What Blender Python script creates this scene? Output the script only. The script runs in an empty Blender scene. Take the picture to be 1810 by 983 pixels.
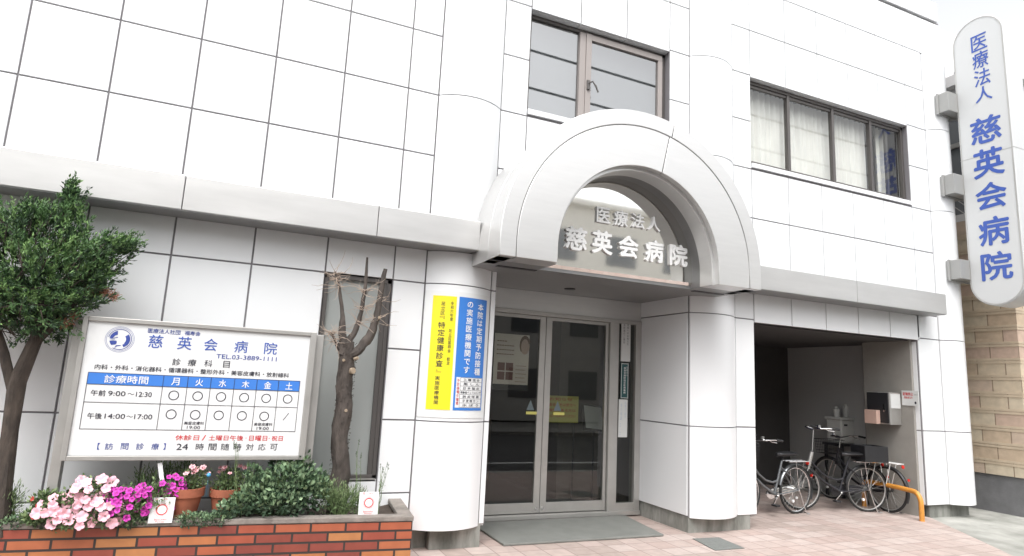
import bpy, math, random
from mathutils import Vector, Matrix
R = math.radians
C = bpy.context.scene
COL = C.collection
# ---------------------------------------------------------------- camera
cd = bpy.data.cameras.new('camera'); cam = bpy.data.objects.new('camera', cd); COL.objects.link(cam)
cd.lens = 21.692; cd.sensor_width = 36; cd.sensor_fit = 'HORIZONTAL'; cd.clip_start = .05; cd.clip_end = 2000
rot = Matrix(((0.91348699, -0.11068010, -0.39152450), (-0.40396410, -0.13195844, -0.90520714), (0.04852346, 0.98505679, -0.16525310)))
m4 = Matrix.Translation((0, -6.21166, 1.68231)) @ rot.to_4x4()
# world columns of rot are camera axes
cam.matrix_world = m4
C.camera = cam
# ---------------------------------------------------------------- sky, sun, exposure
SUN_EL, SUN_AZ = 58, 205
W = bpy.data.worlds.new('World'); C.world = W; W.use_nodes = True
nt = W.node_tree; bg = nt.nodes['Background']
sky = nt.nodes.new('ShaderNodeTexSky'); sky.sky_type = 'NISHITA'; sky.sun_disc = False
sky.sun_elevation = R(SUN_EL); sky.sun_rotation = R(SUN_AZ); sky.air_density = 1.0; sky.dust_density = 4.0; sky.ozone_density = 1.0
hs = nt.nodes.new('ShaderNodeHueSaturation'); hs.inputs['Saturation'].default_value = .10; hs.inputs['Value'].default_value = 1.0
nt.links.new(sky.outputs[0], hs.inputs['Color']); nt.links.new(hs.outputs[0], bg.inputs[0]); bg.inputs[1].default_value = .15
sl = bpy.data.lights.new('sun', 'SUN'); sl.energy = .5; sl.angle = R(40); sl.color = (1, .98, .95)
so = bpy.data.objects.new('sun', sl); COL.objects.link(so)
az = R(SUN_AZ)
sd = Vector((math.sin(az) * math.cos(R(SUN_EL)), math.cos(az) * math.cos(R(SUN_EL)), math.sin(R(SUN_EL))))
so.rotation_euler = sd.to_track_quat('Z', 'Y').to_euler(); so.location = (0, -10, 20)
C.view_settings.view_transform = 'Standard'; C.view_settings.look = 'None'; C.view_settings.exposure = 1.27; C.view_settings.gamma = 1
C.view_settings.use_curve_mapping = False
C.render.engine = 'CYCLES'
C.cycles.max_bounces = 10; C.cycles.diffuse_bounces = 5; C.cycles.glossy_bounces = 5; C.cycles.transparent_max_bounces = 12
C.cycles.caustics_reflective = False; C.cycles.caustics_refractive = False

# ---------------------------------------------------------------- materials
def mat(name, col, rough=.6, metal=0, var=0, vscale=6, bump=0, bscale=60, spec=.5, coat=0, streak=0, stretch=None, dirt=None):
    m = bpy.data.materials.new(name); m.use_nodes = True; t = m.node_tree; N = t.nodes; L = t.links
    b = N['Principled BSDF']; b.inputs['Base Color'].default_value = (*col, 1); b.inputs['Roughness'].default_value = rough
    b.inputs['Metallic'].default_value = metal; b.inputs['Specular IOR Level'].default_value = spec; b.inputs['Coat Weight'].default_value = coat
    tc = N.new('ShaderNodeTexCoord'); mp = N.new('ShaderNodeMapping'); L.new(tc.outputs['Object'], mp.inputs[0])
    if stretch: mp.inputs['Scale'].default_value = stretch
    if var:
        n = N.new('ShaderNodeTexNoise'); n.inputs['Scale'].default_value = vscale; n.inputs['Detail'].default_value = 6; n.inputs['Roughness'].default_value = .6
        L.new(mp.outputs[0], n.inputs['Vector'])
        r = N.new('ShaderNodeValToRGB'); r.color_ramp.elements[0].position = .3; r.color_ramp.elements[1].position = .7
        lo = [max(0, c * (1 - var)) for c in col]; hi = [min(1, c * (1 + var)) for c in col]
        if dirt: lo = dirt
        r.color_ramp.elements[0].color = (*lo, 1); r.color_ramp.elements[1].color = (*hi, 1)
        L.new(n.outputs[0], r.inputs[0]); L.new(r.outputs[0], b.inputs['Base Color'])
        mr = N.new('ShaderNodeMapRange'); mr.inputs[3].default_value = max(.02, rough * .8); mr.inputs[4].default_value = min(1, rough * 1.2)
        L.new(n.outputs[0], mr.inputs[0]); L.new(mr.outputs[0], b.inputs['Roughness'])
    if bump:
        n2 = N.new('ShaderNodeTexNoise'); n2.inputs['Scale'].default_value = bscale; n2.inputs['Detail'].default_value = 5
        L.new(mp.outputs[0], n2.inputs['Vector'])
        bp = N.new('ShaderNodeBump'); bp.inputs['Strength'].default_value = bump; bp.inputs['Distance'].default_value = .01
        L.new(n2.outputs[0], bp.inputs['Height']); L.new(bp.outputs[0], b.inputs['Normal'])
    return m

def glass(name, tint=(.8, .85, .85), refl=1.0, alpha=.0):
    m = bpy.data.materials.new(name); m.use_nodes = True; t = m.node_tree; N = t.nodes; L = t.links; N.remove(N['Principled BSDF'])
    out = N['Material Output']; tr = N.new('ShaderNodeBsdfTransparent'); tr.inputs[0].default_value = (*tint, 1)
    gl = N.new('ShaderNodeBsdfGlossy'); gl.inputs['Roughness'].default_value = .015
    fr = N.new('ShaderNodeFresnel'); fr.inputs[0].default_value = 1.55
    mu = N.new('ShaderNodeMath'); mu.operation = 'MULTIPLY_ADD'; mu.inputs[1].default_value = refl; mu.inputs[2].default_value = alpha; mu.use_clamp = True
    ge = N.new('ShaderNodeNewGeometry'); iv = N.new('ShaderNodeMath'); iv.operation = 'SUBTRACT'; iv.inputs[0].default_value = 1; L.new(ge.outputs['Backfacing'], iv.inputs[1])
    m2 = N.new('ShaderNodeMath'); m2.operation = 'MULTIPLY'; L.new(mu.outputs[0], m2.inputs[0]); L.new(iv.outputs[0], m2.inputs[1])
    mx = N.new('ShaderNodeMixShader'); L.new(fr.outputs[0], mu.inputs[0]); L.new(m2.outputs[0], mx.inputs[0])
    L.new(tr.outputs[0], mx.inputs[1]); L.new(gl.outputs[0], mx.inputs[2]); L.new(mx.outputs[0], out.inputs[0])
    return m

def tilemat(name, cols, mortar, sx, sz, msize, offs=.5, axis='xz', rough=.5, bump=.4, squash=1):
    """brick pattern laid in the object's own x/z (or x/y) plane; one random colour of cols per brick"""
    m = bpy.data.materials.new(name); m.use_nodes = True; t = m.node_tree; N = t.nodes; L = t.links
    b = N['Principled BSDF']; b.inputs['Roughness'].default_value = rough
    tc = N.new('ShaderNodeTexCoord'); sp = N.new('ShaderNodeSeparateXYZ'); L.new(tc.outputs['Object'], sp.inputs[0])
    cb = N.new('ShaderNodeCombineXYZ')
    if axis == 'xz+y':
        ad = N.new('ShaderNodeMath'); ad.operation = 'ADD'; L.new(sp.outputs[0], ad.inputs[0]); L.new(sp.outputs[1], ad.inputs[1]); L.new(ad.outputs[0], cb.inputs[0]); L.new(sp.outputs[2], cb.inputs[1])
    elif axis == 'xy': L.new(sp.outputs[0], cb.inputs[0]); L.new(sp.outputs[1], cb.inputs[1])
    elif axis == 'yz': L.new(sp.outputs[1], cb.inputs[0]); L.new(sp.outputs[2], cb.inputs[1])
    br = N.new('ShaderNodeTexBrick'); br.offset = offs; br.inputs['Color1'].default_value = (0, 0, 0, 1); br.inputs['Color2'].default_value = (1, 1, 1, 1)
    br.inputs['Mortar'].default_value = (.5, .5, .5, 1); br.inputs['Scale'].default_value = 1; br.inputs['Brick Width'].default_value = sx
    br.inputs['Row Height'].default_value = sz; br.inputs['Mortar Size'].default_value = msize; br.inputs['Mortar Smooth'].default_value = .1; br.inputs['Bias'].default_value = 0
    L.new(cb.outputs[0], br.inputs['Vector'])
    r = N.new('ShaderNodeValToRGB'); r.color_ramp.interpolation = 'CONSTANT'
    e = r.color_ramp.elements
    while len(e) < len(cols): e.new(.5)
    for i, c in enumerate(cols): e[i].position = i / len(cols); e[i].color = (*c, 1)
    L.new(br.outputs['Color'], r.inputs[0])
    n = N.new('ShaderNodeTexNoise'); n.inputs['Scale'].default_value = 9; n.inputs['Detail'].default_value = 7; L.new(tc.outputs['Object'], n.inputs['Vector'])
    mr = N.new('ShaderNodeMapRange'); mr.inputs[3].default_value = .72; mr.inputs[4].default_value = 1.22; L.new(n.outputs[0], mr.inputs[0])
    ml = N.new('ShaderNodeVectorMath'); ml.operation = 'SCALE'; L.new(r.outputs[0], ml.inputs[0]); L.new(mr.outputs[0], ml.inputs['Scale'])
    mx = N.new('ShaderNodeMix'); mx.data_type = 'RGBA'; L.new(br.outputs['Fac'], mx.inputs[0]); L.new(ml.outputs[0], mx.inputs[6]); mx.inputs[7].default_value = (*mortar, 1)
    L.new(mx.outputs[2], b.inputs['Base Color'])
    bp = N.new('ShaderNodeBump'); bp.invert = True; bp.inputs['Strength'].default_value = bump; bp.inputs['Distance'].default_value = .008
    L.new(br.outputs['Fac'], bp.inputs['Height']); L.new(bp.outputs[0], b.inputs['Normal'])
    return m

M = {}
M['panel'] = mat('white_enamel_panel', (.79, .80, .81), .32, var=.018, vscale=.9, bump=.02, bscale=1.6)
M['joint'] = mat('grey_sealant', (.21, .20, .21), .8)
M['body'] = mat('grey_render', (.45, .45, .44), .9)
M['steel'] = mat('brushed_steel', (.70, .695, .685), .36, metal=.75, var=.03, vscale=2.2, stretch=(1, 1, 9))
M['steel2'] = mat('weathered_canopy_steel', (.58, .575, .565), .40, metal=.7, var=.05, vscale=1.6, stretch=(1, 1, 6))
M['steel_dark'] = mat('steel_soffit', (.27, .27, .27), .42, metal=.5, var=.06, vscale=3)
M['mirror'] = mat('polished_steel', (.86, .85, .815), .045, metal=1, bump=.035, bscale=2.2)
M['mirror2'] = mat('polished_steel_strip', (.78, .76, .74), .06, metal=1)
M['alu'] = mat('aluminium_frame', (.50, .49, .47), .42, metal=.7, var=.05)
M['alu_board'] = mat('sign_frame_metal', (.44, .43, .41), .45, metal=.6, var=.06, vscale=4)
M['bronze'] = mat('bronze_frame', (.13, .12, .115), .4, metal=.5)
M['beigeframe'] = mat('beige_frame', (.33, .295, .28), .5)
M['black'] = mat('black_plastic', (.02, .02, .022), .45)
M['rubber'] = mat('tyre_rubber', (.025, .025, .025), .75)
M['chrome'] = mat('chrome', (.75, .75, .75), .18, metal=1)
M['plinth'] = mat('stained_concrete', (.28, .28, .26), .9, var=.35, vscale=5, bump=.4, bscale=40, stretch=(1, 1, .3), dirt=(.11, .115, .10))
M['concrete'] = mat('old_concrete', (.33, .325, .30), .92, var=.18, vscale=3, bump=.5, bscale=45)
M['rim'] = mat('planter_rim_mortar', (.22, .195, .175), .9, var=.3, vscale=9, bump=.6, bscale=50)
M['apron'] = mat('concrete_apron', (.36, .355, .33), .92, var=.3, vscale=1.6, bump=.4, bscale=60, dirt=(.20, .205, .18))
M['asphalt'] = mat('asphalt', (.06, .06, .062), .9, var=.25, vscale=40, bump=.7, bscale=220)
M['kerb'] = mat('kerb_stone', (.4, .4, .38), .85, var=.1)
M['whitepaint'] = mat('white_paint', (.8, .8, .8), .5)
M['white'] = mat('white_letters', (.85, .85, .84), .35)
M['signface'] = mat('white_sign_face', (.74, .75, .75), .35)
M['bracket'] = mat('bracket_steel', (.36, .36, .35), .45, metal=.3)
M['bladeface'] = mat('translucent_sign_face', (.58, .59, .59), .4)
M['blue'] = mat('royal_blue_print', (.05, .105, .40), .4)
M['navy'] = mat('dark_blue_print', (.04, .07, .30), .45)
M['headblue'] = mat('table_blue', (.05, .20, .62), .4)
M['ink'] = mat('black_ink', (.03, .03, .045), .5)
M['red'] = mat('red_ink', (.60, .04, .05), .5)
M['yellow'] = mat('yellow_sheet', (.82, .70, .02), .45)
M['bannerblue'] = mat('banner_blue', (.04, .19, .58), .4)
M['bark'] = mat('bark', (.060, .047, .038), .95, var=.5, vscale=18, bump=1, bscale=45, stretch=(1, 1, .35))
M['palebark'] = mat('weathered_bark', (.075, .062, .054), .95, var=.5, vscale=14, bump=1, bscale=50, stretch=(1, 1, .4))
M['twig'] = mat('dry_twig', (.42, .34, .28), .9, var=.2)
M['cut'] = mat('cut_wood', (.33, .26, .19), .8, var=.2, vscale=30)
M['soil'] = mat('dark_soil', (.06, .045, .035), .95, var=.4, vscale=30, bump=1, bscale=60)
M['terracotta'] = mat('terracotta', (.34, .11, .06), .8, var=.2, vscale=7, bump=.2)
def leafm(n, c, v=.3):
    m = mat(n, c, .6, var=v, vscale=14); m.node_tree.nodes['Principled BSDF'].inputs['Subsurface Weight'].default_value = 0; return m
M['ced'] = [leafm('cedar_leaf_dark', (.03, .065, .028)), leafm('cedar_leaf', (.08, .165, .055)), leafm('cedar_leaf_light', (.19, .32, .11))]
M['cedred'] = [leafm('withered_leaf', (.42, .16, .10)), leafm('withered_leaf_pale', (.50, .28, .18))]
M['mint'] = [leafm('shrub_leaf_dark', (.045, .085, .045)), leafm('shrub_leaf', (.15, .24, .13)), leafm('shrub_leaf_light', (.26, .37, .21))]
M['herb'] = [leafm('herb_leaf', (.13, .20, .08)), leafm('herb_leaf_light', (.24, .32, .15)), leafm('herb_leaf_dark', (.05, .09, .035))]
M['stem'] = mat('green_stem', (.14, .20, .08), .7)
def petal(n, edge, centre, s=.03):
    m = bpy.data.materials.new(n); m.use_nodes = True; t = m.node_tree; N = t.nodes; L = t.links
    tc = N.new('ShaderNodeTexCoord'); ln = N.new('ShaderNodeVectorMath'); ln.operation = 'LENGTH'; L.new(tc.outputs['Object'], ln.inputs[0])
    r = N.new('ShaderNodeValToRGB'); mr = N.new('ShaderNodeMapRange'); mr.inputs[2].default_value = s; L.new(ln.outputs['Value'], mr.inputs[0]); L.new(mr.outputs[0], r.inputs[0])
    r.color_ramp.elements[0].color = (*centre, 1); r.color_ramp.elements[1].color = (*edge, 1); r.color_ramp.elements[0].position = .18; r.color_ramp.elements[1].position = .55
    L.new(r.outputs[0], N['Principled BSDF'].inputs['Base Color']); N['Principled BSDF'].inputs['Roughness'].default_value = .6
    return m
M['pinkpetal'] = petal('pale_pink_petal', (.85, .48, .56), (.72, .62, .42))
M['magpetal'] = petal('magenta_petal', (.60, .04, .42), (.16, .01, .14))
M['redpetal'] = petal('red_petal', (.65, .03, .04), (.3, .05, .02))
M['rosepetal'] = petal('rose_petal', (.80, .52, .54), (.62, .16, .20))
M['frost'] = mat('frosted_pane', (.27, .285, .29), .07, var=.0, spec=.9, coat=1)
M['frost2'] = mat('ribbed_pane', (.36, .38, .37), .25, spec=.6, coat=.3)
M['curtain'] = mat('curtain', (.80, .78, .74), .9, var=.06, vscale=3)
M['glass'] = glass('clear_glass', (.96, .97, .965), 1.3, .05)
M['glass2'] = glass('reflective_glass', (.72, .74, .75), 1.2, .32)
M['doorglass'] = glass('door_glass', (.76, .78, .76), 1.1, .03)
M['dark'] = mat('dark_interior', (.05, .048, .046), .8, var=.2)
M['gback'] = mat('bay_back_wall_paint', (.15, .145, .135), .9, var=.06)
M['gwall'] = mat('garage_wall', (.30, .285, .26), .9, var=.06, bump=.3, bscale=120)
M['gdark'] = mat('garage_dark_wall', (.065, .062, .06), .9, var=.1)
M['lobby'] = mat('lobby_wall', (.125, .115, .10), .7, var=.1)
M['orange'] = mat('orange_pipe', (.62, .27, .05), .4, var=.15, vscale=10)
M['mat'] = mat('rubber_mat', (.20, .205, .19), .75, var=.12, vscale=5, bump=.6, bscale=180)
M['cover'] = mat('cast_iron', (.17, .18, .17), .8, var=.15, vscale=20, bump=.6, bscale=90)
M['tile'] = tilemat('pink_paving', [(.44, .345, .31), (.47, .38, .345), (.40, .325, .29), (.45, .365, .33), (.49, .41, .375)], (.27, .21, .19), .255, .255, .006, offs=0, axis='xy', rough=.75, bump=.25)
M['brick'] = tilemat('planter_brick', [(.23, .055, .038), (.38, .12, .055), (.22, .052, .038), (.41, .15, .06), (.32, .078, .044), (.42, .18, .07), (.28, .066, .042), (.36, .10, .05)], (.035, .028, .026), .278, .0765, .009, axis='xz+y', rough=.42, bump=.8)
M['tan'] = tilemat('tan_block', [(.56, .44, .32), (.60, .50, .37), (.56, .42, .33), (.62, .53, .40), (.58, .46, .36)], (.30, .22, .16), .42, .27, .008, axis='xz+y', rough=.85, bump=.8)
M['tanstrip'] = mat('tan_strip', (.56, .46, .34), .85, var=.12, vscale=5, bump=.4)
M['greywall'] = mat('grey_base', (.17, .17, .175), .9, var=.15, bump=.3)
M['bgwhite'] = mat('distant_white_wall', (.68, .67, .67), .9)
M['greyglass'] = mat('grey_window', (.17, .18, .19), .12, spec=.8)
M['oppo'] = mat('beige_facade', (.80, .78, .73), .9, var=.05)
M['oppo2'] = mat('grey_facade', (.22, .215, .21), .9, var=.05)
M['roof'] = mat('dark_roof', (.06, .06, .065), .7)
M['boxgrey'] = mat('grey_box_plastic', (.58, .58, .55), .5)
M['cardboard'] = mat('pinkish_box', (.50, .34, .28), .8)
M['posterpink'] = mat('poster_paper', (.85, .76, .70), .4)
M['brownprint'] = mat('brown_print', (.20, .08, .07), .5)
M['skin'] = mat('portrait_print', (.62, .45, .38), .5)
M['teal'] = mat('dark_teal_plate', (.025, .085, .09), .4)
M['paper'] = mat('paper', (.62, .63, .62), .6)
M['ylw2'] = mat('yellow_notice', (.60, .57, .16), .5)
M['paleblue'] = mat('pale_print', (.40, .48, .58), .5)
M['redlens'] = mat('red_reflector', (.6, .03, .02), .2)
M['framegrey'] = mat('bicycle_paint_grey', (.20, .21, .22), .3, metal=.6)
M['frameblack'] = mat('bicycle_paint_black', (.025, .025, .03), .3)
M['tyretan'] = M['rubber']
M['wood'] = mat('board_brown', (.16, .09, .05), .6)
M['bluepot'] = mat('blue_ornament', (.05, .30, .55), .4)

# ---------------------------------------------------------------- mesh builder
class MB:
    def __init__(s): s.v = []; s.f = []; s.mi = []; s.T = Matrix()
    def add(s, vs, fs, mi=0):
        n = len(s.v); T = s.T
        s.v += [tuple(T @ Vector(p)) for p in vs]; s.f += [tuple(i + n for i in f) for f in fs]; s.mi += [mi] * len(fs)
    def box(s, x0, x1, y0, y1, z0, z1, mi=0):
        s.add([(x0, y0, z0), (x1, y0, z0), (x1, y1, z0), (x0, y1, z0), (x0, y0, z1), (x1, y0, z1), (x1, y1, z1), (x0, y1, z1)],
              [(0, 3, 2, 1), (4, 5, 6, 7), (0, 1, 5, 4), (1, 2, 6, 5), (2, 3, 7, 6), (3, 0, 4, 7)], mi)
    def bar(s, a, b, w, h=None, mi=0):
        h = h or w; a = Vector(a); b = Vector(b); d = (b - a).normalized()
        u = d.cross(Vector((0, 0, 1))); u = u.normalized() if u.length > .01 else Vector((1, 0, 0)); k = u.cross(d).normalized()
        P = []
        for c in (a, b):
            for i, j in ((-1, -1), (1, -1), (1, 1), (-1, 1)): P.append(tuple(c + u * i * w / 2 + k * j * h / 2))
        s.add(P, [(0, 3, 2, 1), (4, 5, 6, 7), (0, 1, 5, 4), (1, 2, 6, 5), (2, 3, 7, 6), (3, 0, 4, 7)], mi)
    def tube(s, pts, r, n=8, mi=0, closed=False, jit=0, rnd=None):
        pts = [Vector(p) for p in pts]; k = len(pts); rs = r if isinstance(r, (list, tuple)) else [r] * k
        V = []; F = []; pu = None
        for i, p in enumerate(pts):
            if closed: d = pts[(i + 1) % k] - pts[i - 1]
            else: d = pts[min(i + 1, k - 1)] - pts[max(i - 1, 0)]
            d.normalize()
            if pu is None:
                u = d.cross(Vector((0, 0, 1)));
                if u.length < .05: u = d.cross(Vector((1, 0, 0)))
            else: u = pu - d * pu.dot(d)
            u.normalize(); pu = u; w = d.cross(u)
            for j in range(n):
                a = 2 * math.pi * j / n; rr = rs[i] * (1 + (rnd.uniform(-jit, jit) if jit else 0))
                V.append(tuple(p + (u * math.cos(a) + w * math.sin(a)) * rr))
        for i in range(k if closed else k - 1):
            i2 = (i + 1) % k
            for j in range(n): F.append((i * n + j, i * n + (j + 1) % n, i2 * n + (j + 1) % n, i2 * n + j))
        if not closed: F += [tuple(range(n - 1, -1, -1)), tuple((k - 1) * n + j for j in range(n))]
        s.add(V, F, mi)
    def lathe(s, prof, c=(0, 0, 0), n=24, mi=0):
        V = []; F = []
        for r, z in prof:
            for j in range(n):
                a = 2 * math.pi * j / n; V.append((c[0] + r * math.cos(a), c[1] + r * math.sin(a), c[2] + z))
        for i in range(len(prof) - 1):
            for j in range(n): F.append((i * n + j, i * n + (j + 1) % n, (i + 1) * n + (j + 1) % n, (i + 1) * n + j))
        F += [tuple(range(n - 1, -1, -1)), tuple((len(prof) - 1) * n + j for j in range(n))]
        s.add(V, F, mi)
    def prism(s, poly, fn, d0, d1, mi=0):
        """poly of (u,v); fn(u,v,d)->xyz"""
        n = len(poly); V = [fn(u, v, d0) for u, v in poly] + [fn(u, v, d1) for u, v in poly]
        F = [tuple(range(n)), tuple(range(2 * n - 1, n - 1, -1))] + [(i, (i + 1) % n, n + (i + 1) % n, n + i) for i in range(n)]
        s.add(V, F, mi)
    def mark(s): s.g = getattr(s, 'g', []); s.g.append((len(s.v), len(s.f)))
    def build_lines(s, name, m, root):
        g = s.g + [(len(s.v), len(s.f))]
        if g[0][1] > 0: g = [(0, 0)] + g
        for (v0, f0), (v1, f1) in zip(g[:-1], g[1:]):
            if f1 == f0: continue
            q = MB(); q.v = s.v[v0:v1]; q.f = [tuple(i - v0 for i in t) for t in s.f[f0:f1]]; q.mi = [0] * len(q.f)
            attach(q.build(name, m, None, recalc=False), root)
    def build(s, name, m, parent=None, smooth=False, bevel=0, recalc=True):
        me = bpy.data.meshes.new(name); me.from_pydata(s.v, [], s.f); ms = m if isinstance(m, list) else [m]
        for k in ms: me.materials.append(k)
        if len(ms) > 1: me.polygons.foreach_set('material_index', s.mi)
        if recalc:
            import bmesh
            bm = bmesh.new(); bm.from_mesh(me); bmesh.ops.recalc_face_normals(bm, faces=bm.faces); bm.to_mesh(me); bm.free()
        if smooth:
            me.polygons.foreach_set('use_smooth', [True] * len(me.polygons))
            me.set_sharp_from_angle(angle=R(38))
        me.update()
        o = bpy.data.objects.new(name, me); COL.objects.link(o)
        if parent: o.parent = parent
        if bevel:
            b = o.modifiers.new('bevel', 'BEVEL'); b.width = bevel; b.segments = 2; b.limit_method = 'ANGLE'; b.angle_limit = R(50); b.harden_normals = False
        return o

def tag(o, label=None, cat=None, group=None, kind=None):
    if label: o['label'] = label
    if cat: o['category'] = cat
    if group: o['group'] = group
    if kind: o['kind'] = kind
    return o
def empty(name, label, cat, loc=(0, 0, 0), rz=0, group=None):
    o = bpy.data.objects.new(name, None); COL.objects.link(o); o.location = loc; o.rotation_euler = (0, 0, rz); o.empty_display_size = .2
    return tag(o, label, cat, group)
def XZ(y, flip=1): return lambda u, v, d: (u, y - d, v)         # plane facing the street, d = height off it
def boxm(name, m, parent, *b, bevel=0):
    q = MB(); q.box(*b); return q.build(name, m, parent, bevel=bevel)
def attach(o, parent):                                             # parent whose origin is not the world's: keep world coordinates
    o.parent = parent; o.matrix_parent_inverse = Matrix.Translation(parent.location).inverted() if parent.rotation_euler.z == 0 else parent.matrix_basis.inverted()
    return o

# ---------------------------------------------------------------- text
_tc = {}
def glyphs(s, off=0.0, res=3):
    k = (s, off, res)
    if k in _tc: return _tc[k]
    c = bpy.data.curves.new('t', 'FONT'); c.body = s; c.offset = off; c.resolution_u = res; c.fill_mode = 'FRONT' if False else 'BOTH'
    o = bpy.data.objects.new('t', c); COL.objects.link(o); bpy.context.view_layer.update()
    me = bpy.data.meshes.new_from_object(o.evaluated_get(bpy.context.evaluated_depsgraph_get()))
    V = [tuple(v.co) for v in me.vertices]; F = [tuple(p.vertices) for p in me.polygons]
    bpy.data.objects.remove(o); bpy.data.curves.remove(c); bpy.data.meshes.remove(me)
    _tc[k] = (V, F); return _tc[k]
def text_into(mb, s, u0, u1, vc, h, fn, d=.002, off=0.0, thick=0):
    if off == 0 and .02 < h < .06: off = .018
    mb.mark(); _text_into(mb, s, u0, u1, vc, h, fn, d, off, thick)
def _text_into(mb, s, u0, u1, vc, h, fn, d=.002, off=0.0, thick=0, mi=0, em=False):
    """fit the string's own bounding box into u0..u1 and height h round vc (em: keep the em square instead)"""
    V, F = glyphs(s)
    if not V: return
    if off:
        dl = off * (.62 if not em else .55) * h
        for k in range(8):
            a_ = math.pi * k / 4; _text_into(mb, s, u0 + dl * math.cos(a_) * (1 if k % 2 == 0 else .8), u1 + dl * math.cos(a_) * (1 if k % 2 == 0 else .8), vc + dl * math.sin(a_) * (1 if k % 2 == 0 else .8), h, fn, d + .0001 * (k + 1), 0, thick, mi, em)
    xs = [v[0] for v in V]; ys = [v[1] for v in V]; a, b, c, e = min(xs), max(xs), min(ys), max(ys)
    if em: c, e = -.12, .87; a, b = (0, 1.0) if len(s) == 1 else (a, b); 
    if em and len(s) == 1:
        mid = (min(xs) + max(xs)) / 2; a, b = mid - .5, mid + .5; mv = (min(ys) + max(ys)) / 2; c, e = mv - .5, mv + .5
        if s in '〜・/｜一' or s in 'のするはでしん': pass
    sx = (u1 - u0) / (b - a); sy = h / (e - c)
    P = [(u0 + (x - a) * sx, vc - h / 2 + (y - c) * sy) for x, y, z in V]
    if thick:
        n = len(P); E = {}
        for f in F:
            for i in range(len(f)):
                x, y = f[i], f[(i + 1) % len(f)]; k = (min(x, y), max(x, y)); E.setdefault(k, []).append((x, y))
        side = [(x, y, y + n, x + n) for k, l in E.items() if len(l) == 1 for x, y in l]
        mb.add([fn(u, v, d + thick) for u, v in P] + [fn(u, v, d) for u, v in P], list(F) + side, mi)
    else: mb.add([fn(u, v, d) for u, v in P], F, mi)
def text_obj(name, s, u0, u1, vc, h, fn, m, parent, off=0.0, d=.002, thick=0):
    mb = MB(); text_into(mb, s, u0, u1, vc, h, fn, d, off, thick); return mb.build(name, m, parent, recalc=False)
def vtext(mb, s, uc, vtop, vbot, w, fn, d=.003, off=0.0, squash=1.0):
    n = len(s); step = (vtop - vbot) / n; mb.mark()
    for i, ch in enumerate(s):
        if ch == ' ': continue
        vc = vtop - step * (i + .5); ww = w; hh = step * .92 * squash
        if ch in '『』':
            V, F = glyphs(ch)
            # turn the bracket a quarter for vertical writing
            xs = [v[0] for v in V]; ys = [v[1] for v in V]; mx = (min(xs) + max(xs)) / 2; my = (min(ys) + max(ys)) / 2
            P = [(uc + (y - my) * w, vc - (x - mx) * hh) for x, y, z in V]
            mb.add([fn(u, v, d) for u, v in P], F); continue
        _text_into(mb, ch, uc - ww / 2, uc + ww / 2, vc, hh, fn, d, off, em=True)

# ================================================================ GROUND
def slab(name, poly, z0, z1, m, kind='structure'):
    q = MB(); q.prism(poly, lambda u, v, d: (u, v, d), z1, z0); o = q.build(name, m); return tag(o, kind=kind)
slab('ground', [(-120, -120), (140, -120), (140, 120), (-120, 120)], -.30, -.20, M['concrete'])
slab('pavement', [(-9, -2.7), (7.62, -2.7), (9.62, .02), (9.62, 5.5), (-9, 5.5)], -.19, 0, M['tile'])
slab('driveway', [(7.625, -2.7), (40, -2.7), (40, 9), (9.625, 9), (9.625, .02)], -.19, -.012, M['apron'])
slab('kerb', [(-40, -2.86), (40, -2.86), (40, -2.705), (-40, -2.705)], -.19, .004, M['kerb'])
slab('road', [(-60, -11.5), (60, -11.5), (60, -2.865), (-60, -2.865)], -.19, -.13, M['asphalt'])
slab('road_line', [(-60, -4.95), (60, -4.95), (60, -4.80), (-60, -4.80)], -.128, -.125, M['whitepaint'])
slab('far_pavement', [(-60, -16), (60, -16), (60, -11.505), (-60, -11.505)], -.19, .0, M['concrete'])

# ================================================================ HOSPITAL BUILDING
H = empty('hospital_building', 'white panelled hospital building with grey steel canopy and round arched entrance', 'building')
G = .008
xa = [-3.97, -3.31, -2.64, -1.974, -1.313, -.649, .021, .689, 1.363, 1.702]
cl = MB(); jt = MB()
def cell(x0, x1, z0, z1, y=0.0, mb=None):
    (mb or cl).box(x0 + G, x1 - G, y, y + .03, z0 + G, z1 - G)
def grid(xs, zs):
    for i in range(len(xs) - 1):
        for j in range(len(zs) - 1): cell(xs[i], xs[i + 1], zs[j], zs[j + 1])
def back(x0, x1, z0, z1, y=.014): jt.box(x0, x1, y, y + .10, z0, z1)
up_rows = [3.30, 4.05, 4.75, 5.45, 6.15, 6.85, 7.55, 8.22]
grid(xa, up_rows); back(-3.97, 1.702, 3.30, 8.22)
low = [.20, .55, 1.25, 1.95, 2.65, 3.02]
grid([x for x in xa if x <= .69], low); back(-3.97, .689, .20, 3.02)
cell(.689, 1.363, .20, .69); cell(.689, 1.363, 2.65, 3.02); back(.689, 1.363, .2, .66); back(.689, 1.363, 2.66, 3.02)
grid([1.363, 1.702], low); back(1.363, 1.702, .2, 3.02)
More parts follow.
